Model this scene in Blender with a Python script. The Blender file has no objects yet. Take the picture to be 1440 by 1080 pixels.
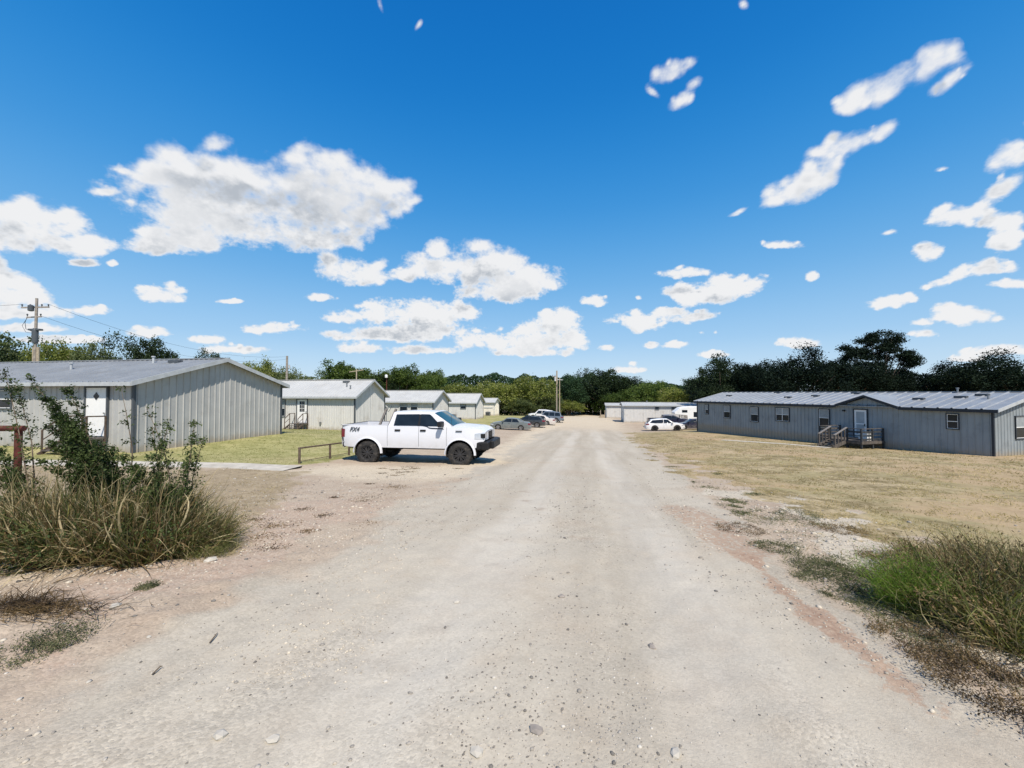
import bpy, math, random
import numpy as np
from mathutils import Vector, Matrix
random.seed(7); RNG = np.random.default_rng(7)
SC = bpy.context.scene; COL = SC.collection; R = math.radians
CH = 1.65            # eye height above the road; heights below are measured from the eye (minus) then shifted up

# ---------------------------------------------------------------- camera
cam = bpy.data.cameras.new('camera'); co = bpy.data.objects.new('camera', cam); COL.objects.link(co); SC.camera = co
cam.sensor_width = 36; cam.lens = 13.55; cam.clip_start = 0.05; cam.clip_end = 6000
PITCH = R(1.27)
co.location = (0, 0, CH); co.rotation_euler = (R(90) + PITCH, 0, 0)
F = 542.0
# ---------------------------------------------------------------- sun and exposure
SUN = Vector((.36, -.93, 0)).normalized() * math.cos(R(55)) + Vector((0, 0, math.sin(R(55))))
sl = bpy.data.lights.new('sun', 'SUN'); sl.energy = 5.0; sl.angle = R(.5); sl.color = (1, .915, .80)
so = bpy.data.objects.new('sun', sl); COL.objects.link(so); so.rotation_euler = SUN.to_track_quat('Z', 'Y').to_euler()
SC.view_settings.view_transform = 'Standard'; SC.view_settings.look = 'None'
SC.view_settings.exposure = 0.27; SC.view_settings.gamma = 1
SC.render.engine = 'CYCLES'
SC.cycles.max_bounces = 6; SC.cycles.transparent_max_bounces = 12

# ---------------------------------------------------------------- node helpers
class NT:
    def __init__(s, nt): s.t = nt; s.n = nt.nodes; s.l = nt.links
    def node(s, typ, **kw):
        n = s.n.new(typ)
        for k, v in kw.items(): setattr(n, k, v)
        return n
    def link(s, a, b): s.l.new(a, b)
    def put(s, sock, v):
        if hasattr(v, 'is_linked') or isinstance(v, bpy.types.NodeSocket): s.l.new(v, sock)
        elif v is not None:
            if isinstance(v, (tuple, list)) and len(v) == 3 and sock.type == 'RGBA': v = (*v, 1)
            sock.default_value = v
    def math(s, op, a, b=None, c=None, clamp=False):
        n = s.node('ShaderNodeMath', operation=op, use_clamp=clamp)
        s.put(n.inputs[0], a); s.put(n.inputs[1], b)
        if c is not None: s.put(n.inputs[2], c)
        return n.outputs[0]
    def vmath(s, op, a, b=None):
        n = s.node('ShaderNodeVectorMath', operation=op); s.put(n.inputs[0], a)
        if b is not None: s.put(n.inputs[1], b)
        return n.outputs['Value'] if op in ('LENGTH', 'DOT_PRODUCT') else n.outputs[0]
    def mix(s, f, a, b, blend='MIX'):
        n = s.node('ShaderNodeMix', data_type='RGBA', blend_type=blend)
        s.put(n.inputs[0], f); s.put(n.inputs[6], a); s.put(n.inputs[7], b); return n.outputs[2]
    def ramp(s, f, lo, hi, a=0.0, b=1.0, smooth=True):
        n = s.node('ShaderNodeMapRange', interpolation_type='SMOOTHSTEP' if smooth else 'LINEAR')
        s.put(n.inputs[0], f)
        for i, v in enumerate((lo, hi, a, b)): s.put(n.inputs[1 + i], v)
        return n.outputs[0]
    def noise(s, vec, scale, detail=4, rough=.55, dist=0.0):
        n = s.node('ShaderNodeTexNoise'); s.put(n.inputs['Vector'], vec); s.put(n.inputs['Scale'], scale)
        n.inputs['Detail'].default_value = detail; n.inputs['Roughness'].default_value = rough; n.inputs['Distortion'].default_value = dist
        return n.outputs['Fac']
    def mapping(s, vec, loc=(0, 0, 0), rot=(0, 0, 0), scale=(1, 1, 1), typ='POINT'):
        n = s.node('ShaderNodeMapping', vector_type=typ); s.put(n.inputs[0], vec)
        n.inputs['Location'].default_value = loc; n.inputs['Rotation'].default_value = rot; n.inputs['Scale'].default_value = scale
        return n.outputs[0]

# ---------------------------------------------------------------- world: clear sky with fair weather cumulus
def pix_dir(px, py):                                  # direction of a point of the sky
    d = Vector(((px - 720) / F, (540 - py) / F, -1.0)); d.rotate(co.rotation_euler); return d.normalized()
def azel(px, py):
    d = pix_dir(px, py); return math.atan2(d.x, d.y), math.asin(d.z)
# clouds: centre x, y, half width, half height, tilt (degrees, counter-clockwise)
CLOUDS = [
 (300,232,85,38,0),(255,262,75,36,0),(395,248,105,48,0),(470,262,78,50,0),(350,290,150,52,0),(270,330,75,38,0),(420,322,100,36,0),(480,338,45,18,0),(520,290,34,34,-20),(175,240,32,8,-15),(222,345,45,18,0),
 (562,285,20,30,10),
 (55,310,72,38,0),(20,325,70,34,0),(95,342,62,24,0),(118,369,26,8,0),(158,369,9,6,0),(152,270,22,8,0),(185,285,12,10,0),
 (493,380,54,26,0),(515,393,40,14,0),(568,385,32,12,0),(625,378,52,28,0),(685,375,62,36,0),(738,395,62,30,0),(700,410,60,22,0),
 (228,414,42,17,0),(215,405,22,10,0),(322,423,22,5,0),(450,418,26,8,0),(386,463,50,11,0),(395,458,28,9,0),
 (520,445,80,16,0),(590,440,75,26,0),(610,465,70,20,0),(545,472,90,14,0),(510,490,40,11,0),(590,493,66,9,0),(475,448,30,8,0),
 (690,475,60,16,0),(775,458,45,22,0),(745,480,80,22,0),(740,495,60,9,0),(795,497,18,9,0),
 (10,418,62,28,0),(45,440,105,14,0),(40,462,60,9,0),(212,468,36,11,0),(290,478,30,9,0),(335,492,55,9,0),(80,478,80,8,0),(120,438,40,9,0),
 (838,423,24,11,0),(852,490,14,6,0),(900,418,7,5,0),
 (958,383,46,9,2),(1000,412,70,20,5),(1052,400,34,16,15),(960,410,36,13,0),(900,452,56,16,0),(975,447,42,11,8),(945,438,30,8,0),(915,487,13,6,0),(952,485,24,7,5),(985,468,6,4,0),(1005,468,5,4,0),
 (890,512,9,6,0),(1120,483,36,10,0),(1000,500,26,8,0),(880,520,30,7,0),
 (945,98,38,18,32),(955,142,26,12,28),(974,117,14,9,30),(918,128,16,8,-30),
 (1258,112,82,30,27),(1310,85,40,22,30),(1200,145,32,18,15),(1330,118,44,13,38),(1190,205,75,17,22),(1240,183,30,12,28),(1130,255,68,24,30),(1165,235,36,17,30),(1090,280,34,13,25),(1035,301,16,5,20),(1100,344,40,8,0),(1322,239,14,5,5),
 (1141,390,11,9,10),(1247,426,50,12,8),(1268,420,26,9,0),(1362,446,58,17,-4),(1340,438,30,12,0),(1300,470,30,10,0),(1295,455,26,8,0),(1400,495,65,11,3),(1360,505,40,7,0),
 (1425,212,36,30,10),(1410,265,60,18,38),(1350,303,62,19,8),(1395,310,40,16,0),(1248,326,15,6,5),(1430,335,34,32,0),(1300,355,24,16,25),(1385,380,60,16,5),(1420,400,46,10,0),(1330,395,50,10,15),
 (1072,14,0,0,0),(1047,4,9,9,70),(590,35,6,10,-70),(536,5,8,10,60),(1500,150,60,30,20),(1520,420,70,30,0),(-60,380,60,40,0),(-90,250,60,30,0)]
w = bpy.data.worlds.new('World'); SC.world = w; w.use_nodes = True
t = NT(w.node_tree); t.n.clear()
out = t.node('ShaderNodeOutputWorld'); bg = t.node('ShaderNodeBackground'); t.link(bg.outputs[0], out.inputs[0])
SKY = .11; bg.inputs[1].default_value = SKY
sky = t.node('ShaderNodeTexSky', sky_type='NISHITA'); sky.sun_disc = False
sky.sun_elevation = R(55); sky.sun_rotation = math.atan2(SUN.x, SUN.y); sky.air_density = 1.0; sky.dust_density = .35; sky.ozone_density = 2.2
tc = t.node('ShaderNodeTexCoord'); sx = t.node('ShaderNodeSeparateXYZ'); t.link(tc.outputs['Generated'], sx.inputs[0])
el = t.math('DIVIDE', t.math('ARCSINE', sx.outputs[2]), R(90))
cr = t.node('ShaderNodeValToRGB'); t.link(el, cr.inputs[0]); cr.color_ramp.interpolation = 'B_SPLINE'
# clear air: pale at the horizon, deep blue overhead (same numbers as the air seen by the sky texture, stronger saturation)
stops = [(0, (.52,.64,.74)), (.03, (.46,.61,.75)), (.08, (.30,.51,.74)), (.17, (.125,.37,.68)), (.28, (.030,.250,.61)), (.42, (.0,.158,.50)), (.6, (.0,.105,.41)), (1, (.0,.08,.34))]
while len(cr.color_ramp.elements) < len(stops): cr.color_ramp.elements.new(.5)
for e, (p, c) in zip(cr.color_ramp.elements, stops): e.position = p; e.color = (*c, 1)
sc_ = t.node('ShaderNodeVectorMath', operation='SCALE'); t.link(cr.outputs[0], sc_.inputs[0]); sc_.inputs['Scale'].default_value = 1/SKY
t.link(t.mix(.93, sky.outputs[0], sc_.outputs[0]), bg.inputs[0])

# ---------------------------------------------------------------- materials
def mat(name, build=None, col=None, rough=.8, metal=0.0, var=.12, vscale=3.0, bump=0.0, bscale=40, spec=.3, dirt=None, splash=None, streak=0):
    m = bpy.data.materials.new(name); m.use_nodes = True; q = NT(m.node_tree)
    b = q.n['Principled BSDF']; b.inputs['Roughness'].default_value = rough; b.inputs['Metallic'].default_value = metal
    b.inputs['Specular IOR Level'].default_value = spec
    if build: build(q, b); return m
    tc = q.node('ShaderNodeTexCoord').outputs['Object']
    n = q.noise(tc, vscale, 5, .6)
    c = q.mix(q.ramp(n, .3, .7), tuple(v * (1 - var) for v in col), tuple(min(1, v * (1 + var)) for v in col))
    if dirt:
        dc, amt, sc = dirt; c = q.mix(q.math('MULTIPLY', q.ramp(q.noise(tc, sc, 6, .65), .5, .72), amt), c, dc)
    if streak:                                        # rain streaks running down the sheets
        sn = q.noise(q.mapping(tc, scale=(7, 7, .35)), 1.0, 5, .65); c = q.mix(q.math('MULTIPLY', q.ramp(sn, .48, .72), streak), c, tuple(v * .62 for v in col))
    if splash:                                        # soil thrown up against the foot of the wall
        sz = q.node('ShaderNodeSeparateXYZ'); q.link(tc, sz.inputs[0]); hz = q.math('MULTIPLY_ADD', q.math('SUBTRACT', q.noise(tc, 3.5, 5, .7), .5), -.7, sz.outputs[2])
        c = q.mix(q.ramp(hz, .42, -.05, 0, .75), c, splash)
    q.link(c, b.inputs['Base Color'])
    q.link(q.ramp(q.noise(tc, vscale * 4, 3), .3, .7, max(0, rough - .08), min(1, rough + .08)), b.inputs['Roughness'])
    if bump:
        bn = q.node('ShaderNodeBump'); bn.inputs['Strength'].default_value = bump; bn.inputs['Distance'].default_value = .01
        q.link(q.noise(tc, bscale, 4), bn.inputs['Height']); q.link(bn.outputs[0], b.inputs['Normal'])
    return m
def leafmat(name, ca, cb, trans=.3, vscale=.8, rough=.6, spots=None, spec=.15):
    def bd(q, b):
        tc = q.node('ShaderNodeTexCoord').outputs['Object']; oi = q.node('ShaderNodeObjectInfo'); ge = q.node('ShaderNodeNewGeometry')
        n = q.math('ADD', q.ramp(q.noise(tc, vscale, 4, .7), .35, .65), q.math('MULTIPLY', q.math('SUBTRACT', oi.outputs['Random'], .5), .6), clamp=True)
        n = q.math('MULTIPLY', n, q.math('MULTIPLY_ADD', ge.outputs['Random Per Island'], .7, .5), clamp=True)
        c = q.mix(n, ca, cb)
        if spots: c = q.mix(q.math('MULTIPLY', q.ramp(q.noise(tc, vscale * 1.7, 3), .58, .68), .85), c, spots)
        q.link(c, b.inputs['Base Color']); b.inputs['Roughness'].default_value = rough; b.inputs['Specular IOR Level'].default_value = spec
        tr = q.node('ShaderNodeBsdfTranslucent'); q.link(q.mix(1, c, (1.3, 1.5, .6), 'MULTIPLY'), tr.inputs[0])
        mx = q.node('ShaderNodeMixShader'); mx.inputs[0].default_value = trans
        o = q.n['Material Output']; q.link(b.outputs[0], mx.inputs[1]); q.link(tr.outputs[0], mx.inputs[2]); q.link(mx.outputs[0], o.inputs[0])
    return mat(name, bd)

M = {}
M['sid_grey'] = mat('grey_metal_siding', col=(.40,.40,.385), rough=.45, spec=.5, var=.06, vscale=1.2, dirt=((.26,.25,.23), .35, 1.5), splash=(.30,.25,.18), streak=.22)
M['sid_blue'] = mat('slate_metal_siding', col=(.255,.285,.30), rough=.5, spec=.45, var=.08, vscale=.9, dirt=((.15,.16,.16), .5, 1.2), splash=(.30,.25,.18), streak=.45)
M['sid_pale'] = mat('pale_siding', col=(.58,.575,.555), rough=.55, var=.05, vscale=.8, dirt=((.33,.3,.26), .5, .8), splash=(.30,.25,.18), streak=.45)
M['sid_cream'] = mat('cream_siding', col=(.74,.70,.61), rough=.55, var=.05, vscale=.8, dirt=((.4,.36,.3), .4, .8), splash=(.30,.25,.18), streak=.45)
M['roof_grey'] = mat('galvanised_roof', col=(.27,.285,.295), rough=.42, metal=.2, spec=.5, var=.1, vscale=.7, dirt=((.22,.22,.21), .5, .6))
M['roof_pale'] = mat('pale_metal_roof', col=(.43,.435,.42), rough=.5, spec=.35, var=.06, vscale=.6, dirt=((.34,.33,.3), .45, .5))
M['trim_dark'] = mat('dark_trim', col=(.07,.08,.09), rough=.5)
M['trim_navy'] = mat('charcoal_blue_trim', col=(.025,.032,.042), rough=.5)
M['trim_light'] = mat('light_trim', col=(.42,.44,.45), rough=.45)
M['white'] = mat('white_paint', col=(.78,.78,.76), rough=.45, var=.03, dirt=((.5,.48,.43), .3, 3))
M['glass'] = mat('window_glass', col=(.012,.018,.026), rough=.12, spec=.3, var=.2)
M['blind'] = mat('window_blind', col=(.33,.36,.37), rough=.7)
M['wood_grey'] = mat('weathered_wood', col=(.10,.088,.078), rough=.85, var=.3, vscale=6, bump=.4)
M['wood_dark'] = mat('dark_deck_paint', col=(.04,.045,.05), rough=.7, var=.3, vscale=6)
M['wood_pale'] = mat('pale_wood', col=(.36,.3,.22), rough=.85, var=.2, vscale=8)
M['pole'] = mat('pole_wood', col=(.27,.24,.21), rough=.9, var=.25, vscale=5, bump=.4)
M['steel'] = mat('grey_steel', col=(.25,.26,.27), rough=.45, metal=.5)
M['rust'] = mat('rusty_pipe', col=(.085,.022,.016), rough=.8, var=.35, vscale=9, bump=.4, dirt=((.13,.06,.035), .7, 14))
M['rust_brown'] = mat('brown_pipe', col=(.11,.08,.06), rough=.8, var=.3, vscale=9)
M['rim_black'] = mat('gloss_black_rim', col=(.035,.035,.037), rough=.3, spec=.35)
M['rubber'] = mat('tyre_rubber', col=(.028,.027,.026), rough=.85, var=.3, vscale=8, dirt=((.17,.14,.11), .45, 9))
M['black'] = mat('black_plastic', col=(.015,.015,.016), rough=.5)
M['under'] = mat('underbody', col=(.012,.012,.012), rough=.9)
M['chrome'] = mat('bright_metal', col=(.6,.6,.6), rough=.25, metal=.9)
M['alloy'] = mat('alloy_rim', col=(.45,.45,.46), rough=.35, metal=.6)
M['tail'] = mat('red_lens', col=(.16,.008,.015), rough=.2, spec=.6)
M['lamp'] = mat('clear_lens', col=(.55,.57,.6), rough=.12, spec=.7, metal=.3)
M['amber'] = mat('amber_lens', col=(.6,.2,.02), rough=.2)
M['glass_blue'] = mat('tinted_windscreen', col=(.02,.06,.07), rough=.05, spec=.6)
def paint(name, col, rough=.28, dirt=.25):
    def bd(q, b):
        tc = q.node('ShaderNodeTexCoord').outputs['Object']; s = q.node('ShaderNodeSeparateXYZ'); q.link(tc, s.inputs[0])
        dm = q.math('MULTIPLY', q.ramp(s.outputs[2], 1.1, .4), q.ramp(q.noise(tc, 5, 6, .7), .35, .7))   # road dust kicked up low down
        q.link(q.mix(q.math('MULTIPLY', dm, dirt), col, (.38,.33,.27)), b.inputs['Base Color'])
        q.link(q.ramp(dm, 0, 1, rough, .7), b.inputs['Roughness']); b.inputs['Coat Weight'].default_value = .6; b.inputs['Coat Roughness'].default_value = .06
    return mat(name, bd)
M['car_white'] = paint('white_car_paint', (.66,.67,.70), dirt=.4)
M['car_white2'] = paint('pearl_car_paint', (.74,.74,.74))
M['car_grey'] = paint('grey_green_car_paint', (.13,.15,.15))
M['car_dark'] = paint('dark_car_paint', (.03,.035,.04))
M['car_beige'] = paint('pale_car_paint', (.58,.54,.50))
M['car_slate'] = paint('slate_car_paint', (.12,.15,.19))
M['car_navy'] = paint('navy_car_paint', (.02,.022,.045))
M['concrete'] = mat('concrete', col=(.44,.41,.35), rough=.95, var=.15, vscale=3, bump=.3, dirt=((.3,.26,.2), .6, 2))
M['plastic_w'] = mat('plastic_bag', col=(.8,.8,.8), rough=.4, var=.04)
M['dish'] = mat('dish_grey', col=(.5,.5,.5), rough=.5)
M['teal'] = mat('pale_teal_plastic', col=(.35,.55,.58), rough=.5)
M['bark'] = mat('bark', col=(.09,.07,.055), rough=.95, var=.35, vscale=4, bump=.5)
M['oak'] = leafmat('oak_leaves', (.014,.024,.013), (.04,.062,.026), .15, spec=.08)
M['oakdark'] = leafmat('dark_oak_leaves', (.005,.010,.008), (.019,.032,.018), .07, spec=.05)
M['mid'] = leafmat('green_leaves', (.042,.072,.02), (.135,.185,.045), .3)
M['olive'] = leafmat('olive_leaves', (.10,.125,.03), (.27,.29,.075), .3, spots=(.30,.27,.17))
M['fir'] = leafmat('far_dark_leaves', (.02,.045,.026), (.045,.085,.035), .2)
M['pale'] = leafmat('grey_green_leaves', (.06,.08,.035), (.16,.19,.085), .3)
M['shrub'] = leafmat('shrub_leaves', (.026,.042,.015), (.10,.135,.045), .3, vscale=3)
M['straw'] = leafmat('straw_blades', (.13,.095,.042), (.58,.48,.29), .25, vscale=4)
M['strawgreen'] = leafmat('green_blades', (.035,.05,.014), (.20,.20,.07), .3, vscale=4)
M['brownweed'] = leafmat('brown_weed', (.05,.033,.018), (.24,.165,.08), .2, vscale=4)
M['fennel'] = leafmat('feathery_green', (.09,.16,.02), (.26,.36,.06), .4, vscale=4)
M['weed'] = leafmat('grey_weed', (.06,.07,.035), (.19,.19,.10), .25, vscale=6)
M['drygrass'] = leafmat('dry_grass', (.22,.17,.085), (.55,.44,.25), .3, vscale=.6)
M['lawngrass'] = leafmat('lawn_grass', (.15,.15,.05), (.36,.33,.15), .3, vscale=.5)
M['twig'] = mat('twigs', col=(.13,.10,.07), rough=.9, var=.3, vscale=6)

# ---------------------------------------------------------------- object helpers
def tag(o, label=None, cat=None, group=None, kind=None):
    if label: o['label'] = label
    if cat: o['category'] = cat
    if group: o['group'] = group
    if kind: o['kind'] = kind
    return o
def thing(name, label, cat, loc=(0, 0, 0), rz=0.0, group=None):
    o = bpy.data.objects.new(name, None); COL.objects.link(o); o.location = loc; o.rotation_euler = (0, 0, rz)
    o.empty_display_size = .3
    return tag(o, label, cat, group)
class MB:
    def __init__(s): s.v = []; s.f = []
    def add(s, vs, fs):
        o = len(s.v); s.v += [tuple(p) for p in vs]; s.f += [tuple(o + i for i in f) for f in fs]; return s
    def box(s, a, b, mtx=None):
        x0, y0, z0 = a; x1, y1, z1 = b
        vs = [Vector(p) for p in ((x0,y0,z0),(x1,y0,z0),(x1,y1,z0),(x0,y1,z0),(x0,y0,z1),(x1,y0,z1),(x1,y1,z1),(x0,y1,z1))]
        if mtx: vs = [mtx @ p for p in vs]
        return s.add(vs, [(0,3,2,1),(4,5,6,7),(0,1,5,4),(1,2,6,5),(2,3,7,6),(3,0,4,7)])
    def bar(s, p, q, w, h=None):                      # rectangular bar between two points
        p = Vector(p); q = Vector(q); h = h or w; d = (q - p).normalized()
        a = d.cross(Vector((0, 0, 1))); a = a.normalized() if a.length > 1e-4 else Vector((1, 0, 0)); b = a.cross(d).normalized()
        vs = [c + a * sx * w / 2 + b * sy * h / 2 for c in (p, q) for sx, sy in ((-1,-1),(1,-1),(1,1),(-1,1))]
        return s.add(vs, [(3,2,1,0),(4,5,6,7),(0,1,5,4),(1,2,6,5),(2,3,7,6),(3,0,4,7)])
    def tube(s, pts, r, n=8, r2=None, cap=True):
        pts = [Vector(p) for p in pts]; m = len(pts); rs = [r if r2 is None else r + (r2 - r) * i / (m - 1) for i in range(m)]
        if isinstance(r, (list, tuple)): rs = list(r)
        vs = []; ref = Vector((.3, .2, 1)).normalized()
        for i, p in enumerate(pts):
            d = (pts[min(i + 1, m - 1)] - pts[max(i - 1, 0)]).normalized()
            a = d.cross(ref)
            if a.length < .05: a = d.cross(Vector((1, 0, 0)))
            a.normalize(); b = d.cross(a)
            vs += [p + (a * math.cos(2*math.pi*k/n) + b * math.sin(2*math.pi*k/n)) * rs[i] for k in range(n)]
        fs = [(i*n+k, i*n+(k+1)%n, (i+1)*n+(k+1)%n, (i+1)*n+k) for i in range(m-1) for k in range(n)]
        if cap: fs += [tuple(range(n-1, -1, -1)), tuple((m-1)*n + k for k in range(n))]
        return s.add(vs, fs)
    def lathe(s, prof, axis='Y', c=(0, 0, 0), n=24):  # prof: (offset along axis, radius)
        c = Vector(c); vs = []
        for (o, r) in prof:
            for k in range(n):
                a = 2*math.pi*k/n; u, v = r*math.cos(a), r*math.sin(a)
                vs.append(c + (Vector((u, o, v)) if axis == 'Y' else Vector((u, v, o)) if axis == 'Z' else Vector((o, u, v))))
        m = len(prof); fs = [(i*n+k, i*n+(k+1)%n, (i+1)*n+(k+1)%n, (i+1)*n+k) for i in range(m-1) for k in range(n)]
        if prof[0][1] > 1e-4: fs.append(tuple(range(n)))
        if prof[-1][1] > 1e-4: fs.append(tuple((m-1)*n + k for k in range(n-1, -1, -1)))
        return s.add(vs, fs)
    def grid(s, P):                                   # P[i][j] points
        n, m = len(P), len(P[0])
        return s.add([p for row in P for p in row], [(i*m+j, (i+1)*m+j, (i+1)*m+j+1, i*m+j+1) for i in range(n-1) for j in range(m-1)])
    def prism(s, poly, a, b, axis='Y'):               # polygon in (x,z) pushed along y from a to b
        n = len(poly); mk = (lambda p, o: (p[0], o, p[1])) if axis == 'Y' else (lambda p, o: (o, p[0], p[1])) if axis == 'X' else (lambda p, o: (p[0], p[1], o))
        vs = [mk(p, a) for p in poly] + [mk(p, b) for p in poly]
        return s.add(vs, [tuple(range(n)), tuple(range(2*n-1, n-1, -1))] + [(i, n+i, n+(i+1)%n, (i+1)%n) for i in range(n)])
    def build(s, name, m, parent=None, smooth=False, label=None, bevel=0.0, solid=0.0):
        me = bpy.data.meshes.new(name); me.from_pydata([tuple(p) for p in s.v], [], s.f); me.update()
        import bmesh
        bm = bmesh.new(); bm.from_mesh(me); bmesh.ops.recalc_face_normals(bm, faces=bm.faces); bm.to_mesh(me); bm.free()
        if smooth:
            me.polygons.foreach_set('use_smooth', [True] * len(me.polygons)); me.set_sharp_from_angle(angle=R(smooth if smooth is not True else 40))
        me.materials.append(m if not isinstance(m, str) else M[m])
        o = bpy.data.objects.new(name, me); COL.objects.link(o)
        if parent: o.parent = parent
        if label: o['label'] = label
        if solid:
            md = o.modifiers.new('solid', 'SOLIDIFY'); md.thickness = solid; md.offset = -1
        if bevel:
            md = o.modifiers.new('bevel', 'BEVEL'); md.width = bevel; md.segments = 2; md.limit_method = 'ANGLE'
        return o
def np_mesh(name, verts, faces, m, parent=None, smooth=False):
    """verts (N,3), faces (K,n) arrays"""
    me = bpy.data.meshes.new(name); K, n = faces.shape
    me.vertices.add(len(verts)); me.vertices.foreach_set('co', verts.astype(np.float32).ravel())
    me.loops.add(K * n); me.loops.foreach_set('vertex_index', faces.astype(np.int32).ravel())
    me.polygons.add(K); me.polygons.foreach_set('loop_start', np.arange(0, K * n, n, dtype=np.int32))
    me.update(calc_edges=True)
    if smooth: me.polygons.foreach_set('use_smooth', np.ones(K, bool))
    if m is not None: me.materials.append(M[m] if isinstance(m, str) else m)
    o = bpy.data.objects.new(name, me); COL.objects.link(o)
    if parent: o.parent = parent
    return o
def copy_tree(o, parent=None):
    c = o.copy(); COL.objects.link(c)
    if parent is not None: c.parent = parent; c.matrix_parent_inverse = o.matrix_parent_inverse.copy()
    for ch in KIDS.get(o.name, []): copy_tree(ch, c)
    return c
KIDS = {}
def learn(o, allobs):
    for ch in allobs:
        if ch.parent == o: KIDS.setdefault(o.name, []).append(ch); learn(ch, allobs)

# ---------------------------------------------------------------- noise on arrays
_perm = RNG.random((256, 256))
def vnoise(x, y):
    xi = np.floor(x).astype(int); yi = np.floor(y).astype(int); fx = x - xi; fy = y - yi
    fx = fx*fx*(3-2*fx); fy = fy*fy*(3-2*fy)
    g = lambda a, b: _perm[a & 255, b & 255]
    return (g(xi,yi)*(1-fx)+g(xi+1,yi)*fx)*(1-fy) + (g(xi,yi+1)*(1-fx)+g(xi+1,yi+1)*fx)*fy
def fbm(x, y, sc, oc=4, seed=0):
    x = np.asarray(x, float)*sc + 17.3*seed; y = np.asarray(y, float)*sc + 9.1*seed; s = 0; a = .5; tot = 0
    for k in range(oc):
        s = s + a*vnoise(x, y); tot += a; x = x*2.03+5.1; y = y*2.03+1.7; a *= .5
    return s/tot
# ---------------------------------------------------------------- terrain: the land falls away from the camera down the road
CTRL = [(0,0,-1.65),(0,-6,-1.5),(-8,0,-1.6),(8,0,-1.75),(0,5,-1.95),(-5,5,-1.85),(4,5,-2.0),(-3.6,14.4,-2.67),(-7,15,-2.66),(2,15,-2.7),(8,14,-2.75),
 (-15,15.4,-2.42),(-13.7,22.8,-2.42),(-26,16,-2.3),(-26,24,-2.4),(-8,24,-3.0),(-13.4,33,-3.28),(-26,34,-3.2),(-9.5,46,-3.95),(-22,46,-3.9),(-5.8,64,-4.45),(-3.6,82,-4.9),
 (4,30,-3.72),(0,47,-4.5),(8,48,-4.65),(27.4,22,-3.64),(25.7,28,-3.97),(23.4,36,-4.22),(23.5,27,-3.88),(21,43.8,-4.42),(34,24,-3.7),(16,20,-3.2),(30,45,-4.6),(18,50,-5.0),(12,68,-5.2),(24,68,-5.25),(40,68,-5.4),
 (16,100,-6.2),(0,110,-6.5),(30,110,-6.6),(-30,70,-5),(-40,110,-6),(60,60,-5.2),(60,20,-3.8),(-45,20,-2.3),(-45,-10,-1.6),(45,-10,-2.4),(0,-40,-1.2),(-60,60,-4.5),
 (0,170,-7.5),(80,150,-7.2),(-80,150,-6.5),(90,60,-5.5),(-90,40,-3),(90,-20,-3),(-90,-30,-1.5)]
_c = np.array(CTRL); _K = lambda r2: np.where(r2 > 1e-12, r2*np.log(np.maximum(r2, 1e-12))*.5, 0)
_r2 = ((_c[:,None,:2]-_c[None,:,:2])**2).sum(-1); _n = len(_c)
_A = np.zeros((_n+3, _n+3)); _A[:_n,:_n] = _K(_r2) + np.eye(_n)*6.0; _A[:_n,_n] = 1; _A[:_n,_n+1:] = _c[:,:2]; _A[_n:,:_n] = _A[:_n,_n:].T
_w = np.linalg.solve(_A, np.r_[_c[:,2], 0, 0, 0])
def ground(x, y):                                     # world height of the land
    x = np.asarray(x, float); y = np.asarray(y, float); xs = np.clip(x, -90, 90); ys = np.clip(y, -40, 170)
    s = _w[_n] + _w[_n+1]*xs + _w[_n+2]*ys
    for i in range(_n): s = s + _w[i]*_K((xs-_c[i,0])**2 + (ys-_c[i,1])**2)
    return s + CH
def gz(x, y): return float(ground(x, y))
def at(px, d):                                        # lateral position of a column seen at depth d
    return (px - 720)/F*d
def hit(px, py):                                      # where a sight line meets the land
    d = pix_dir(px, py); lo, hi = .5, 400.0
    ts = np.concatenate([np.linspace(.5, 20, 200), np.linspace(20.5, 400, 800)])
    zz = CH + d.z*ts - ground(d.x*ts, d.y*ts); k = int(np.argmax(zz < 0)) if (zz < 0).any() else len(ts)-1
    a, b = ts[max(k-1, 0)], ts[k]
    for _ in range(20):
        m_ = (a+b)/2
        if CH + d.z*m_ - gz(d.x*m_, d.y*m_) > 0: a = m_
        else: b = m_
    return d.x*a, d.y*a
RD = Vector((math.sin(R(11)), math.cos(R(11))))        # direction of the road

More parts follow.
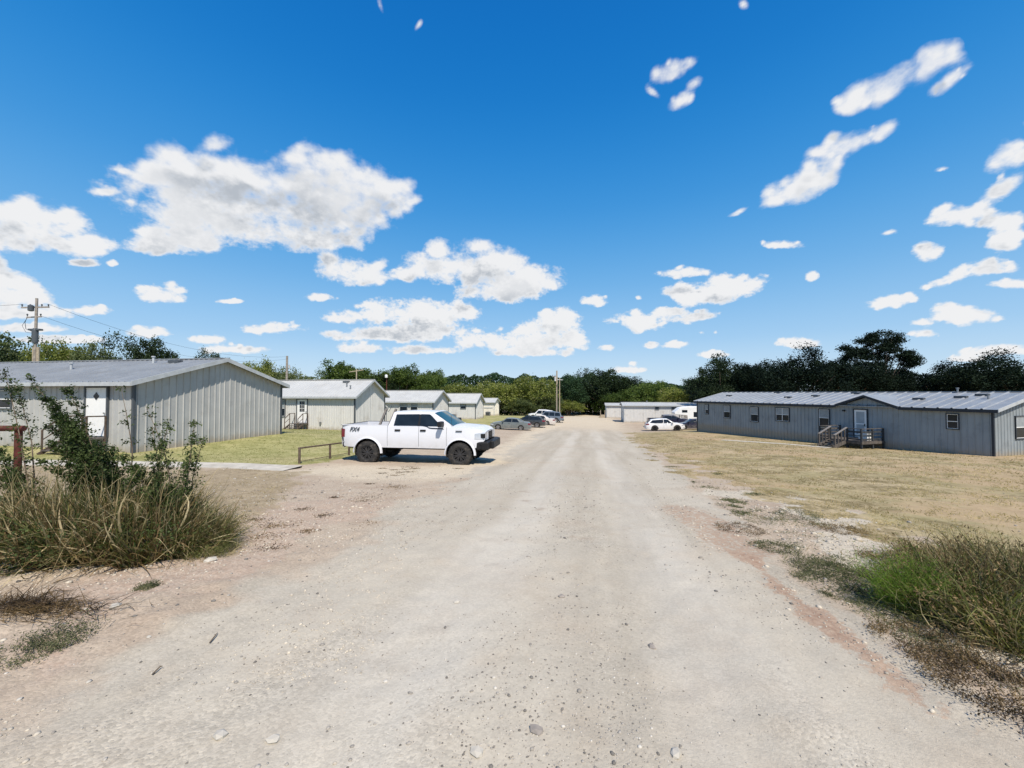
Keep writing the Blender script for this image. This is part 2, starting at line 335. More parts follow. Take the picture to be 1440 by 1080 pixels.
# ---------------------------------------------------------------- the cloud layer: a far shell whose cover is laid out in azimuth and elevation
def lumps():
    g = np.random.default_rng(12); out = []
    for (cx, cy, a, b, rot) in CLOUDS:
        if a < 1: continue
        if a < 18: out.append((cx, cy, a, b, rot)); continue
        out.append((cx, cy, a*.84, b*.80, rot)); rr = R(rot)
        for k in range(int(3+a/16)):
            th = g.random()*6.28; q = .52+.30*g.random(); u = a*q*math.cos(th); v = b*(q+.1)*math.sin(th); v = v if v > 0 else v*.55; s = b*(.34+.34*g.random())
            out.append((cx+u*math.cos(rr)+v*math.sin(-rr), cy-u*math.sin(rr)-v*math.cos(rr), s*(1.1+.7*g.random()), s*.85, rot+g.normal()*14))
    return out
LUMPS = lumps()
def cloud_field(A, E):
    wx = (fbm(A, E, 8, 3, 31)-.5)*.10 + (fbm(A, E, 24, 3, 33)-.5)*.035; wy = (fbm(A, E*1.3, 8, 3, 32)-.5)*.07 + (fbm(A, E*1.3, 26, 3, 34)-.5)*.028
    gain = np.clip(E/.35, .3, 1); wx = wx*gain; wy = wy*gain; acc = None
    for (cx, cy, a, b, rot) in LUMPS:
        c0 = azel(cx, cy); rr = R(rot)
        ax = azel(cx+a*math.cos(rr), cy-a*math.sin(rr)); bx = azel(cx-b*math.sin(rr), cy-b*math.cos(rr))
        va = (ax[0]-c0[0], ax[1]-c0[1]); vb = (bx[0]-c0[0], bx[1]-c0[1]); la = math.hypot(*va)*1.02; lb = math.hypot(*vb)*1.04
        th = math.atan2(va[1], va[0]); q_ = min(1, max(.22, lb/.075)); dx = A+wx*q_-c0[0]; dy = E+wy*q_-c0[1]
        u = (dx*math.cos(th)+dy*math.sin(th))/la; v = (-dx*math.sin(th)+dy*math.cos(th))/lb
        v = np.where((v < 0) & (abs(rot) < 12), v*1.35, v)      # flatter bases
        e = min(1.0, (a/16)**2)*np.exp(-7*np.minimum(np.hypot(u, v), 3)); acc = e if acc is None else acc+e
    return -np.log(acc+1e-12)/7
az_ = np.radians(np.arange(-75, 75.01, .22)); el_ = np.radians(np.arange(-1, 58, .22)); AA, EE = np.meshgrid(az_, el_)
f1 = cloud_field(AA, EE); f2 = cloud_field(AA+.015, EE+.04)
RS = 3600.; P = np.stack([RS*np.cos(EE)*np.sin(AA), RS*np.cos(EE)*np.cos(AA), RS*np.sin(EE)+CH], -1).reshape(-1, 3)
n0, n1_ = AA.shape; ii, jj = np.meshgrid(np.arange(n0-1), np.arange(n1_-1), indexing='ij'); a0 = (ii*n1_+jj).ravel()
fq = np.stack([a0, a0+1, a0+n1_+1, a0+n1_], -1); fq = fq[(f1.ravel()[fq] < 2.2).any(1)]
used, inv = np.unique(fq, return_inverse=True)
def cloud_mat(q, b):
    q.n.remove(b); A = q.node('ShaderNodeAttribute', attribute_name='cloud'); s = q.node('ShaderNodeSeparateColor'); q.link(A.outputs['Color'], s.inputs[0])
    P = q.node('ShaderNodeCombineXYZ'); q.link(s.outputs[2], P.inputs[0])
    uv = q.node('ShaderNodeAttribute', attribute_name='place'); st = q.mapping(uv.outputs['Vector'], scale=(1, 1.35, 1))
    up = q.mapping(uv.outputs['Vector'], loc=(.010, .026, 0), scale=(1, 1.35, 1))
    E_ = q.node('ShaderNodeSeparateXYZ'); q.link(uv.outputs['Vector'], E_.inputs[0]); E_ = E_.outputs[1]
    def D(cur, v):
        n1 = q.noise(v, 13, 5, .52); n2 = q.noise(v, 42, 3, .45)
        d = q.math('MINIMUM', q.math('MULTIPLY', q.math('SUBTRACT', 1.0, cur), 1.6), 1.1); d = q.math('MULTIPLY_ADD', q.math('SUBTRACT', n1, .5), 2.3, d); d = q.math('MULTIPLY_ADD', q.math('SUBTRACT', n2, .5), 1.25, d); d = q.math('MULTIPLY_ADD', q.math('SUBTRACT', q.noise(v, 120, 2, .5), .5), q.ramp(E_, .5, .2, .25, 1.1), d)
        return q.math('SUBTRACT', d, q.ramp(cur, 1.1, 1.7, 0, 2.5))
    d1 = D(s.outputs[0], st); d2 = D(s.outputs[1], up)
    al = q.math('MULTIPLY', q.ramp(d1, -.15, q.ramp(E_, .15, .6, .75, 1.5)), .97)
    th = q.math('MULTIPLY', q.ramp(d2, .3, 1.5), q.ramp(d1, .3, 1.3))
    th = q.math('MULTIPLY', th, q.ramp(q.noise(st, 7, 3, .45), .34, .64, .3, 1))
    col = q.mix(th, (.735,.735,.74), (.40,.43,.47)); col = q.mix(q.math('MULTIPLY', q.ramp(d1, .5, 0), .35), col, (.62,.66,.72))
    em = q.node('ShaderNodeEmission'); q.link(col, em.inputs[0]); tr = q.node('ShaderNodeBsdfTransparent'); mx = q.node('ShaderNodeMixShader')
    q.link(al, mx.inputs[0]); q.link(tr.outputs[0], mx.inputs[1]); q.link(em.outputs[0], mx.inputs[2]); q.link(mx.outputs[0], q.n['Material Output'].inputs[0])
M['cloud'] = mat('cumulus', cloud_mat); M['cloud'].cycles.emission_sampling = 'NONE'
o = np_mesh('sky', P[used], inv.reshape(fq.shape), 'cloud', smooth=True); tag(o, kind='structure')
c_ = o.data.color_attributes.new('cloud', 'FLOAT_COLOR', 'POINT'); dat = np.ones((len(used), 4), np.float32); dat[:,0] = f1.ravel()[used]; dat[:,1] = f2.ravel()[used]; c_.data.foreach_set('color', dat.ravel())
c_ = o.data.attributes.new('place', 'FLOAT_VECTOR', 'POINT'); c_.data.foreach_set('vector', np.stack([AA.ravel()[used], EE.ravel()[used], AA.ravel()[used]*0+.37], -1).astype(np.float32).ravel())

# ---------------------------------------------------------------- land cover, laid out in metres on the ground
def poly_dist(x, y, poly):
    """signed distance to a polygon, positive inside"""
    P = np.array(poly, float); Q = np.roll(P, -1, 0); ins = np.zeros(x.shape, bool); dm = np.full(x.shape, 1e9)
    for (x0, y0), (x1, y1) in zip(P, Q):
        c = ((y0 > y) != (y1 > y)) & (x < (x1-x0)*(y-y0)/((y1-y0) if y1 != y0 else 1e-9) + x0); ins ^= c
        ex, ey = x1-x0, y1-y0; tt = np.clip(((x-x0)*ex+(y-y0)*ey)/(ex*ex+ey*ey), 0, 1)
        dm = np.minimum(dm, np.hypot(x-x0-tt*ex, y-y0-tt*ey))
    return np.where(ins, dm, -dm)
def line_dist(x, y, pts):
    dm = np.full(np.shape(x), 1e9)
    for (x0, y0), (x1, y1) in zip(pts[:-1], pts[1:]):
        ex, ey = x1-x0, y1-y0; tt = np.clip(((x-x0)*ex+(y-y0)*ey)/(ex*ex+ey*ey), 0, 1)
        dm = np.minimum(dm, np.hypot(x-x0-tt*ex, y-y0-tt*ey))
    return dm
def sstep(v, a, b):
    q = np.clip((v-a)/(b-a), 0, 1); return q*q*(3-2*q)
ROAD = [(-3.2,-60),(-2.9,0),(-2.6,2.5),(-2.15,4.1),(-1.7,8),(-.9,14),(.2,24),(2.6,40),(5.4,56),(10,82),(17,118),(20,118),(23,100),(17,66),(11.8,40),(7.6,22.5),(5.2,13),(3.6,7),(2.75,4),(2.45,2),(2.3,0),(2,-60)]
LAWN = [(-90,12.9),(-11.8,12.9),(-7.7,13.3),(-6.6,15.6),(-5.8,19),(-4.6,28),(-4.2,40),(-2.6,47),(1.2,52),(4.6,62),(8,76),(12,98),(15,126),(-90,126)]
BROWN = [(-90,12.3),(-7.9,12.4),(-6.0,11.4),(-5.2,9.3),(-4.3,7.4),(-3.9,5.6),(-3.3,4.4),(-4.2,3.9),(-90,3.2)]
DRY = [(12.6,43),(9.6,30),(7.5,20),(6.0,13.5),(5.4,9.5),(5.6,7.6),(5.2,6.0),(5.0,4.9),(4.6,3.9),(4.2,2.4),(3.8,0),(3.5,-50),(90,-50),(90,66),(30,62),(20,49),(18,46)]
VERGE = [(3.1,3.6),(3.9,6.8),(5.6,12),(6.6,12.5),(6.6,6),(5.0,3),(3.6,1.2),(2.7,1.4)]
CLAY = [hit(1055,785), hit(1090,820), hit(1150,865), hit(1225,925), hit(1300,985), hit(1400,1045)]
CLAY2 = [hit(955,715), hit(1010,745), hit(1050,770)]
PINK = [hit(190,860), hit(330,820), hit(430,745), hit(560,715), hit(480,700), hit(300,720), hit(60,830), hit(0,900), hit(60,960)]
STAIN = [hit(735,690), hit(750,735), hit(800,760), hit(880,745)]
WHITE = [hit(1020,693), hit(1130,700), hit(1240,760), hit(1330,850), hit(1420,905)]
SAND = [(-5.5,12.6), (-3.5,11.4), (-1.6,12.5), (-.4,17), (1.2,28), (2.8,42), (6.6,58)]
def cover(x, y):
    n = (fbm(x, y, .9, 4, 3)-.5)*1.1; n2 = (fbm(x, y, 3.5, 3, 5)-.5)*.5; r = np.clip(np.hypot(x, y)/12, .6, 1.6); j = (n+n2)*r
    pr = poly_dist(x, y, ROAD)+j*.9; rside = (x > .18*y+1.0); road = np.where(rside, sstep(pr+.15, -.7, .5), sstep(pr+j*.8, -1.2, 1.1))
    farf = sstep(y+j*8, 12, 75)
    lawn = sstep(poly_dist(x, y, LAWN)+j*.9, -.3, .4)
    brown = sstep(poly_dist(x, y, BROWN)+j*1.6, -.5, .7)
    dry = sstep(poly_dist(x, y, DRY)+j*2.6+(fbm(x, y, 2.2, 4, 41)-.5)*2.2*np.clip(1.3-y/16, 0, 1), -.45, .65)
    clay = sstep(.12+j*.6-line_dist(x, y, CLAY), -.14, .20)*(.25+.75*sstep(y, 1.9, 2.9)) + .55*sstep(.55+j*.5-line_dist(x, y, CLAY2), -.2, .35)
    pink = sstep(poly_dist(x, y, PINK)+j*1.2, -.6, .5)
    stain = .35*sstep(.45+j*.6-line_dist(x, y, STAIN), -.2, .5)
    white = sstep(.75+j*1.9-line_dist(x, y, WHITE), -.25, .5)
    sand = sstep(1.5+j*1.2-line_dist(x, y, SAND), -.7, .8)
    sand = np.maximum(sand, farf*sstep(pr, -3.5, .5)); tone = road*(1-.8*farf)
    verge = sstep(poly_dist(x, y, VERGE)+j*1.2, -.3, .4)
    return dict(road=road, tone=tone, lawn=lawn, brown=brown*.8, dry=dry, clay=np.clip(clay, 0, 1), pink=pink, stain=stain, white=white, sand=sand, verge=verge)
a_ = 2.2; du = .0158
gx = a_*np.sinh(np.arange(-7.2, 7.2, du)); gy = 1.6 + a_*np.sinh(np.arange(-4.1, 7.2, du))
X, Y = np.meshgrid(gx, gy); nx, ny = X.shape[1], X.shape[0]
Zr = ground(X, Y); rr = np.hypot(X, Y)
fade = np.clip(1.25 - rr/30, 0, 1)
cv = cover(X, Y)
# along-road coordinate for shallow wheel ruts
ac = X*RD.y - Y*RD.x
rut = -.022*np.exp(-((ac+1.15+.1*np.sin(Y*.3))/.32)**2) - .022*np.exp(-((ac-.75+.1*np.sin(Y*.3))/.32)**2)
Zr = Zr + fade*(rut*cv['road'] + (fbm(X, Y, 1.3, 4, 1)-.5)*.05 + (fbm(X, Y, 7, 4, 2)-.5)*.022*(1+1.2*(1-cv['road'])))
# earth bank by the weeds on the left, rough verge on the right
bank = sstep(.9-line_dist(X, Y, [hit(0,830), hit(120,820), hit(240,835)]), -.3, .6)
Zr = Zr + bank*(.05+.07*(fbm(X, Y, 2.4, 4, 8)-.4)) + fade*cv['verge']*(fbm(X, Y, 4, 4, 9)-.5)*.07
V = np.stack([X, Y, Zr], -1).reshape(-1, 3)
ii, jj = np.meshgrid(np.arange(ny-1), np.arange(nx-1), indexing='ij'); a0 = (ii*nx+jj).ravel()
Fq = np.stack([a0, a0+1, a0+nx+1, a0+nx], -1)
cc = {k: .25*(v[:-1,:-1]+v[1:,:-1]+v[:-1,1:]+v[1:,1:]).ravel() for k, v in cv.items()}

def ground_mat(q, b):
    tc = q.node('ShaderNodeTexCoord').outputs['Object']; geo = q.node('ShaderNodeNewGeometry').outputs['Position']
    A = q.node('ShaderNodeAttribute', attribute_name='cover_a'); B = q.node('ShaderNodeAttribute', attribute_name='cover_b'); C_ = q.node('ShaderNodeAttribute', attribute_name='cover_c')
    sa = q.node('ShaderNodeSeparateColor'); q.link(A.outputs['Color'], sa.inputs[0]); sb = q.node('ShaderNodeSeparateColor'); q.link(B.outputs['Color'], sb.inputs[0]); sc = q.node('ShaderNodeSeparateColor'); q.link(C_.outputs['Color'], sc.inputs[0])
    road, lawn, brown = sa.outputs; dry, clay, pink = sb.outputs; stain, white, sand = sc.outputs
    P = q.mapping(geo, rot=(0, 0, R(11)))
    lane = q.noise(q.mapping(P, scale=(1.1, .07, 1)), 1.0, 5, .6)              # long tracks along the road
    big = q.noise(geo, .45, 5, .6); med = q.noise(geo, 2.6, 5, .6); fine = q.noise(geo, 15, 5, .65); grit = q.noise(geo, 75, 3, .7)
    tuft = q.noise(q.mapping(geo, scale=(1, .8, 1)), 4.5, 8, .75)
    vo = q.node('ShaderNodeTexVoronoi'); q.link(geo, vo.inputs['Vector']); vo.inputs['Scale'].default_value = 60; vo.inputs['Randomness'].default_value = 1
    vs = q.node('ShaderNodeSeparateColor'); q.link(vo.outputs['Color'], vs.inputs[0])
    def br(w, amt=.5, n=tuft, lo=.35, hi=.65): return q.ramp(q.math('MULTIPLY_ADD', q.math('SUBTRACT', n, .5), amt*2, w), lo, hi)
    soil = q.mix(q.ramp(big, .3, .7), (.37,.30,.225), (.43,.36,.275))
    soil = q.mix(q.math('MULTIPLY', q.ramp(med, .35, .7), .5), soil, (.33,.25,.18))
    soil = q.mix(q.math('MULTIPLY', sand, .85), soil, q.mix(med, (.56,.49,.37), (.49,.42,.31)))
    soil = q.mix(q.math('MULTIPLY', br(pink, .8, med), .7), soil, q.mix(q.ramp(fine, .3, .7), (.37,.27,.20), (.43,.35,.275)))
    soil = q.mix(q.math('MULTIPLY', br(brown, .7), .75), soil, q.mix(q.ramp(tuft, .3, .7), (.20,.155,.085), (.37,.30,.19)))
    rd = q.mix(q.ramp(lane, .34, .62), (.395,.358,.292), (.47,.432,.358))
    rd = q.mix(q.math('MULTIPLY', q.ramp(med, .45, .75), .35), rd, (.385,.325,.25))
    rd = q.mix(q.math('MULTIPLY', q.ramp(big, .48, .72), .45), rd, (.41,.345,.27))
    ps = q.node('ShaderNodeSeparateXYZ'); q.link(P, ps.inputs[0]); tr = None      # two packed wheel tracks, loose stone between and beside them
    wob = q.math('MULTIPLY_ADD', q.math('SUBTRACT', q.noise(q.mapping(P, scale=(.25, .12, 1)), 1.0, 2), .5), .9, ps.outputs[0])
    for cc_ in (-1.2, .75):
        k_ = q.ramp(q.math('ABSOLUTE', q.math('SUBTRACT', wob, cc_)), .62, .18); tr = k_ if tr is None else q.math('MAXIMUM', tr, k_)
    tr = q.math('MULTIPLY', tr, q.ramp(q.noise(geo, .8, 4, .6), .3, .55, .45, 1))
    rd = q.mix(q.math('MULTIPLY', tr, .7), q.mix(1, rd, (.93,.915,.89), 'MULTIPLY'), q.mix(1, rd, (1.05,1.06,1.08), 'MULTIPLY'))
    c = q.mix(br(road, .35, med), soil, rd)
    c = q.mix(q.math('MULTIPLY', br(stain, .6, med), .6), c, (.24,.18,.14))
    c = q.mix(q.math('MULTIPLY', br(white, .8), .8), c, q.mix(fine, (.52,.48,.39), (.42,.37,.29)))
    c = q.mix(q.math('MULTIPLY', br(clay, .9, fine), .75), c, q.mix(q.ramp(fine, .3, .7), (.24,.13,.08), (.38,.27,.19)))
    far_t = q.noise(geo, .9, 6, .7)
    straw = q.mix(q.ramp(q.math('MULTIPLY_ADD', far_t, .5, q.math('MULTIPLY', tuft, .5)), .40, .60), (.175,.14,.068), (.44,.355,.22))
    straw = q.mix(q.math('MULTIPLY', q.ramp(big, .45, .65), .55), straw, (.215,.20,.085))
    straw = q.mix(q.math('MULTIPLY', q.ramp(q.noise(geo, .22, 4, .7), .50, .62), .6), straw, (.42,.30,.19))
    c = q.mix(br(dry, .9), c, straw)
    lw = q.mix(q.ramp(q.math('MULTIPLY_ADD', far_t, .5, q.math('MULTIPLY', tuft, .5)), .36, .62), (.19,.19,.065), (.35,.33,.15))
    lw = q.mix(q.math('MULTIPLY', q.ramp(big, .45, .7), .55), lw, (.40,.34,.19))
    c = q.mix(br(lawn, .6), c, lw)
    # stones: each little cell of the gravel has its own tone
    gr = q.math('MULTIPLY', q.math('SUBTRACT', 1.0, q.math('MAXIMUM', lawn, dry), clamp=True), .6)
    zone = q.ramp(q.noise(q.mapping(P, scale=(1, .35, 1)), .9, 4, .6), .46, .64); zone = q.math('MULTIPLY', zone, q.math('SUBTRACT', 1.0, q.math('MULTIPLY', tr, .8))); zone = q.math('MAXIMUM', zone, q.math('SUBTRACT', 1.0, road, clamp=True)); tone = q.ramp(q.math('ADD', q.math('MULTIPLY', vs.outputs[0], .55), q.math('MULTIPLY', grit, .45)), .25, .75, .66, 1.22, False)
    tcol = q.node('ShaderNodeCombineColor'); [q.link(tone, tcol.inputs[k]) for k in range(3)]
    gr = q.math('MULTIPLY', gr, q.math('MULTIPLY_ADD', zone, .65, .35)); c = q.mix(gr, c, q.mix(1, c, tcol.outputs[0], 'MULTIPLY'))
    q.link(c, b.inputs['Base Color']); b.inputs['Roughness'].default_value = .97; b.inputs['Specular IOR Level'].default_value = .15
    vo2 = q.node('ShaderNodeTexVoronoi'); q.link(geo, vo2.inputs['Vector']); vo2.inputs['Scale'].default_value = 28
    h = q.math('MULTIPLY_ADD', vo.outputs['Distance'], q.math('MULTIPLY', zone, -.6), q.math('MULTIPLY_ADD', grit, .8, q.math('MULTIPLY', fine, .45)))
    h = q.math('MULTIPLY_ADD', q.ramp(vo2.outputs['Distance'], 0, .30, 1, 0), q.math('MULTIPLY', zone, .45), h)
    h = q.math('MULTIPLY_ADD', tuft, q.math('MULTIPLY', q.math('MAXIMUM', lawn, dry), 3.5), h)
    bn = q.node('ShaderNodeBump'); bn.inputs['Strength'].default_value = .7; bn.inputs['Distance'].default_value = .008
    q.link(h, bn.inputs['Height']); q.link(bn.outputs[0], b.inputs['Normal'])
M['ground'] = mat('ground_cover', ground_mat)
lab = np.zeros(len(Fq), int); lab[cc['road'] > .5] = 1; lab[(cc['lawn'] > .5)] = 2; lab[(cc['dry'] > .5) & (cc['road'] <= .5)] = 3
for k, nm in enumerate(('ground', 'gravel_road', 'lawn', 'dry_field')):
    f = Fq[lab == k]; used, inv = np.unique(f, return_inverse=True)
    o = np_mesh(nm, V[used], inv.reshape(f.shape), 'ground', smooth=True); tag(o, kind='structure')
    for an, ch in (('cover_a', ('tone','lawn','brown')), ('cover_b', ('dry','clay','pink')), ('cover_c', ('stain','white','sand'))):
        at_ = o.data.color_attributes.new(an, 'FLOAT_COLOR', 'POINT')
        dat = np.ones((len(used), 4), np.float32)
        for i, c_ in enumerate(ch): dat[:, i] = cv[c_].ravel()[used]
        at_.data.foreach_set('color', dat.ravel())
# a fast exact height lookup on the finished surface
def surf(x, y):
    x = np.asarray(x, float); y = np.asarray(y, float)
    i = np.clip(np.searchsorted(gy, y)-1, 0, ny-2); j = np.clip(np.searchsorted(gx, x)-1, 0, nx-2)
    fy = (y-gy[i])/(gy[i+1]-gy[i]); fx = (x-gx[j])/(gx[j+1]-gx[j])
    return (Zr[i,j]*(1-fx)+Zr[i,j+1]*fx)*(1-fy)+(Zr[i+1,j]*(1-fx)+Zr[i+1,j+1]*fx)*fy

# ---------------------------------------------------------------- scatter tools
def unit(v): return v/np.maximum(np.linalg.norm(v, axis=-1, keepdims=True), 1e-9)
def ribbons(base, dirs, length, width, droop, seg=4, rng=RNG, curl=.0):
    """curved tapering blades; returns verts and quads"""
    N = len(base); tt = np.linspace(0, 1, seg+1)[None, :, None]
    L = np.broadcast_to(length, N)[:, None, None]; W = np.broadcast_to(width, N)[:, None, None]; Dp = np.broadcast_to(droop, N)[:, None, None]
    h = unit(np.stack([dirs[:,0], dirs[:,1], np.zeros(N)], -1)+1e-6)[:, None, :]
    p = base[:, None, :] + dirs[:, None, :]*L*tt + (h*.6+np.array([0,0,-.9]))*Dp*L*tt**2
    if curl: p = p + (rng.random((N,1,3))-.5)*curl*L*np.sin(tt*3.1)
    a = rng.random(N)*2*np.pi; s = np.stack([np.cos(a), np.sin(a), np.zeros(N)], -1)
    s = unit(s - dirs*(s*dirs).sum(-1, keepdims=True))[:, None, :]
    w_ = W*.5*(1-tt**1.6*.93)
    vv = np.stack([p-s*w_, p+s*w_], 2).reshape(-1, 3)
    k = np.arange(seg)*2; f0 = np.stack([k, k+1, k+3, k+2], -1)
    ff = (np.arange(N)[:, None, None]*(seg+1)*2 + f0[None]).reshape(-1, 4)
    return vv, ff
def leaves(c, size, rng=RNG, asp=.5, up=0.0):
    N = len(c); a = unit(rng.normal(size=(N,3))); b = unit(np.cross(a, rng.normal(size=(N,3))+np.array([0,0,up])))
    s = np.broadcast_to(size, N)[:, None]
    v = np.stack([c-a*s*.5, c-b*s*asp*.5+a*s*.05, c+a*s*.5, c+b*s*asp*.5+a*s*.05], 1).reshape(-1, 3)
    return v, (np.arange(N)[:, None]*4+np.arange(4)[None])
def cat_mesh(name, parts, m, parent=None):
    vs = []; fs = []; o = 0
    for v, f in parts: vs.append(v); fs.append(f+o); o += len(v)
    return np_mesh(name, np.concatenate(vs), np.concatenate(fs), m, parent)
def scatter(n, rmin, rmax, amin, amax, power=1.0):
    """points round the camera, denser near it; angles in degrees from straight ahead"""
    r = rmin*(rmax/rmin)**(RNG.random(n)**power); a = np.radians(amin+(amax-amin)*RNG.random(n)); return r*np.sin(a), r*np.cos(a)

# loose stones on the road
PH = (1+5**.5)/2
ICO = unit(np.array([(-1,PH,0),(1,PH,0),(-1,-PH,0),(1,-PH,0),(0,-1,PH),(0,1,PH),(0,-1,-PH),(0,1,-PH),(PH,0,-1),(PH,0,1),(-PH,0,-1),(-PH,0,1)], float))
ICF = np.array([(0,11,5),(0,5,1),(0,1,7),(0,7,10),(0,10,11),(1,5,9),(5,11,4),(11,10,2),(10,7,6),(7,1,8),(3,9,4),(3,4,2),(3,2,6),(3,6,8),(3,8,9),(4,9,5),(2,4,11),(6,2,10),(8,6,7),(9,8,1)])
def stones(n, rmin, rmax, smin, smax, keep):
    x, y = scatter(n, rmin, rmax, -62, 62); k = keep(x, y); x, y = x[k], y[k]; n = len(x)
    s = smin*(smax/smin)**(RNG.random(n)**2.2)*np.clip(np.hypot(x, y)/4, .9, 2.2)
    v = ICO[None]*(1+.35*(RNG.random((n,12,1))-.5)); v = v*np.stack([s*(.7+.6*RNG.random(n)), s*(.7+.6*RNG.random(n)), s*(.45+.3*RNG.random(n))], -1)[:,None,:]
    a = RNG.random(n)*6.28; ca, sa = np.cos(a)[:,None], np.sin(a)[:,None]
    v = np.stack([v[...,0]*ca-v[...,1]*sa, v[...,0]*sa+v[...,1]*ca, v[...,2]], -1)
    v = v+np.stack([x, y, surf(x, y)+s*.12], -1)[:,None,:]
    return v.reshape(-1,3), (np.arange(n)[:,None,None]*12+ICF[None]).reshape(-1,3)
def stone_mat(q, b):
    g = q.node('ShaderNodeNewGeometry'); r = g.outputs['Random Per Island']
    c = q.mix(q.ramp(r, .0, .6), (.13,.12,.105), (.34,.31,.265)); c = q.mix(q.ramp(r, .75, 1), c, (.52,.485,.42))
    q.link(c, b.inputs['Base Color']); b.inputs['Roughness'].default_value = .9
M['stone'] = mat('loose_stone', stone_mat)
def keep_road(x, y):
    c = cover(x, y); ac_ = x*math.cos(R(11))-y*math.sin(R(11)); trk = np.maximum(np.exp(-((ac_+1.2)/.4)**4), np.exp(-((ac_-.75)/.4)**4))*c['road']; p = .10 + .90*sstep(fbm(x, y, 1.0, 3, 12), .44, .62) + .6*(1-c['road'])*(1-c['dry']); p = p*(1-.75*trk)*(1-.85*c['dry'])*(1-.7*c['lawn']); return RNG.random(len(x)) < p
def keep_left(x, y):
    c = cover(x, y); return (RNG.random(len(x)) < .9*sstep(fbm(x, y, .9, 3, 14), .38, .55)) & (x < -.15*y-.55) & (c['brown'] < .5) & (c['lawn'] < .3)
def keep_verge(x, y):
    c = cover(x, y); return (RNG.random(len(x)) < np.clip(c['verge']+.6*c['clay'], 0, 1)*sstep(fbm(x, y, 2.0, 3, 15), .40, .55)) & (c['dry'] < .5)
M['stone_pale'] = mat('pale_stone', col=(.45,.40,.32), rough=.95, var=.3, vscale=9)
cat_mesh('verge_gravel', [stones(26000, 1.3, 8, .003, .011, keep_left), stones(3000, 1.4, 8, .008, .018, keep_left), stones(40000, 1.5, 9, .003, .012, keep_verge), stones(6000, 1.5, 9, .009, .024, keep_verge)], 'stone_pale')
tag(bpy.data.objects['verge_gravel'], 'pale chunky gravel along both sides of the road', 'gravel', kind='stuff')
cat_mesh('gravel', [stones(42000, 1.3, 13, .0022, .0085, keep_road), stones(2600, 1.4, 16, .007, .017, keep_road)], 'stone')
tag(bpy.data.objects['gravel'], 'loose grey and tan stones scattered over the gravel road', 'gravel', kind='stuff')

# ---------------------------------------------------------------- grass
def blades(name, x, y, h, wd, m, label, droop=.5, lean=.6, seg=3):
    n = len(x); base = np.stack([x, y, surf(x, y)-.005], -1)
    d = unit(np.stack([RNG.normal(size=n)*lean, RNG.normal(size=n)*lean, np.ones(n)], -1))
    v, f = ribbons(base, d, h, wd, droop*RNG.random(n), seg)
    o = np_mesh(name, v, f, m); return tag(o, label, 'grass', kind='stuff')
x, y = scatter(150000, 2.2, 42, 8, 62, .8); c = cover(x, y)
tf = fbm(x, y, 2.2, 3, 21); k = RNG.random(len(x)) < np.clip(c['dry'], 0, 1)*sstep(tf, .36, .6)*.95+.14*c['verge']*sstep(tf, .5, .62); x, y, tf = x[k], y[k], tf[k]; r = np.hypot(x, y)
blades('dry_grass', x, y, (.022+.05*RNG.random(len(x))**2)*(1+r*.028)*(.6+tf), .0035*(1+r*.16), 'drygrass', 'short straw coloured grass over the field to the right of the road', lean=1.1)
x, y = scatter(80000, 4.5, 45, -60, 2, .9); c = cover(x, y)
tf = fbm(x, y, 2.0, 3, 23); k = RNG.random(len(x)) < np.clip(c['brown'], 0, 1)*sstep(tf, .45, .62)*.9; x2, y2 = x[k], y[k]; r = np.hypot(x2, y2)
blades('brown_grass', x2, y2, (.02+.05*RNG.random(len(x2))**2)*(1+r*.03), .0035*(1+r*.16), 'drygrass', 'trodden brown grass between the weeds and the concrete path', lean=1.1)
k = RNG.random(len(x)) < c['lawn']*.9; x2, y2 = x[k], y[k]; r = np.hypot(x2, y2)
blades('green_grass', x2, y2, (.025+.05*RNG.random(len(x2))**2)*(1+r*.02), .0035*(1+r*.16), 'lawngrass', 'yellowish green mown grass in front of the grey metal homes', lean=1.0)
# creeping weeds on the right verge: small mats of short stems
def mats(n, pts, spread, h, m, name, label, hw=.004, per=260):
    P = []; 
    for i in range(n):
        a, b_ = pts[int(RNG.integers(len(pts)-1))], None
        k = int(RNG.integers(len(pts)-1)); u = RNG.random(); px = pts[k][0]*(1-u)+pts[k+1][0]*u; py = pts[k][1]*(1-u)+pts[k+1][1]*u
        cx, cy = px+RNG.normal()*spread, py+RNG.normal()*spread; s = .05+.16*RNG.random()
        P.append(np.stack([cx+RNG.normal(size=per)*s, cy+RNG.normal(size=per)*s*.8], -1))
    P = np.concatenate(P); P = P[cover(P[:,0], P[:,1])['road'] < .4]; return blades(name, P[:,0], P[:,1], h*(.4+RNG.random(len(P))), hw, m, label, lean=1.3, droop=.7)
mats(60, [hit(960,690), hit(1060,720), hit(1130,790), hit(1200,810), hit(1260,860), hit(1330,930)], .28, .05, 'weed', 'creeping_weeds', 'low grey green weeds creeping along the right road edge', hw=.006)
mats(34, [hit(905,635), hit(950,668), hit(1000,700), hit(1040,730)], .55, .06, 'weed', 'roadside_weeds', 'patchy low weeds where the dry field meets the road', hw=.010)
mats(26, [hit(340,760), hit(420,750), hit(600,668), hit(560,660), hit(660,655)], .5, .035, 'brownweed', 'flattened_weeds', 'flattened brown weeds on the dirt below the pickup', hw=.010)

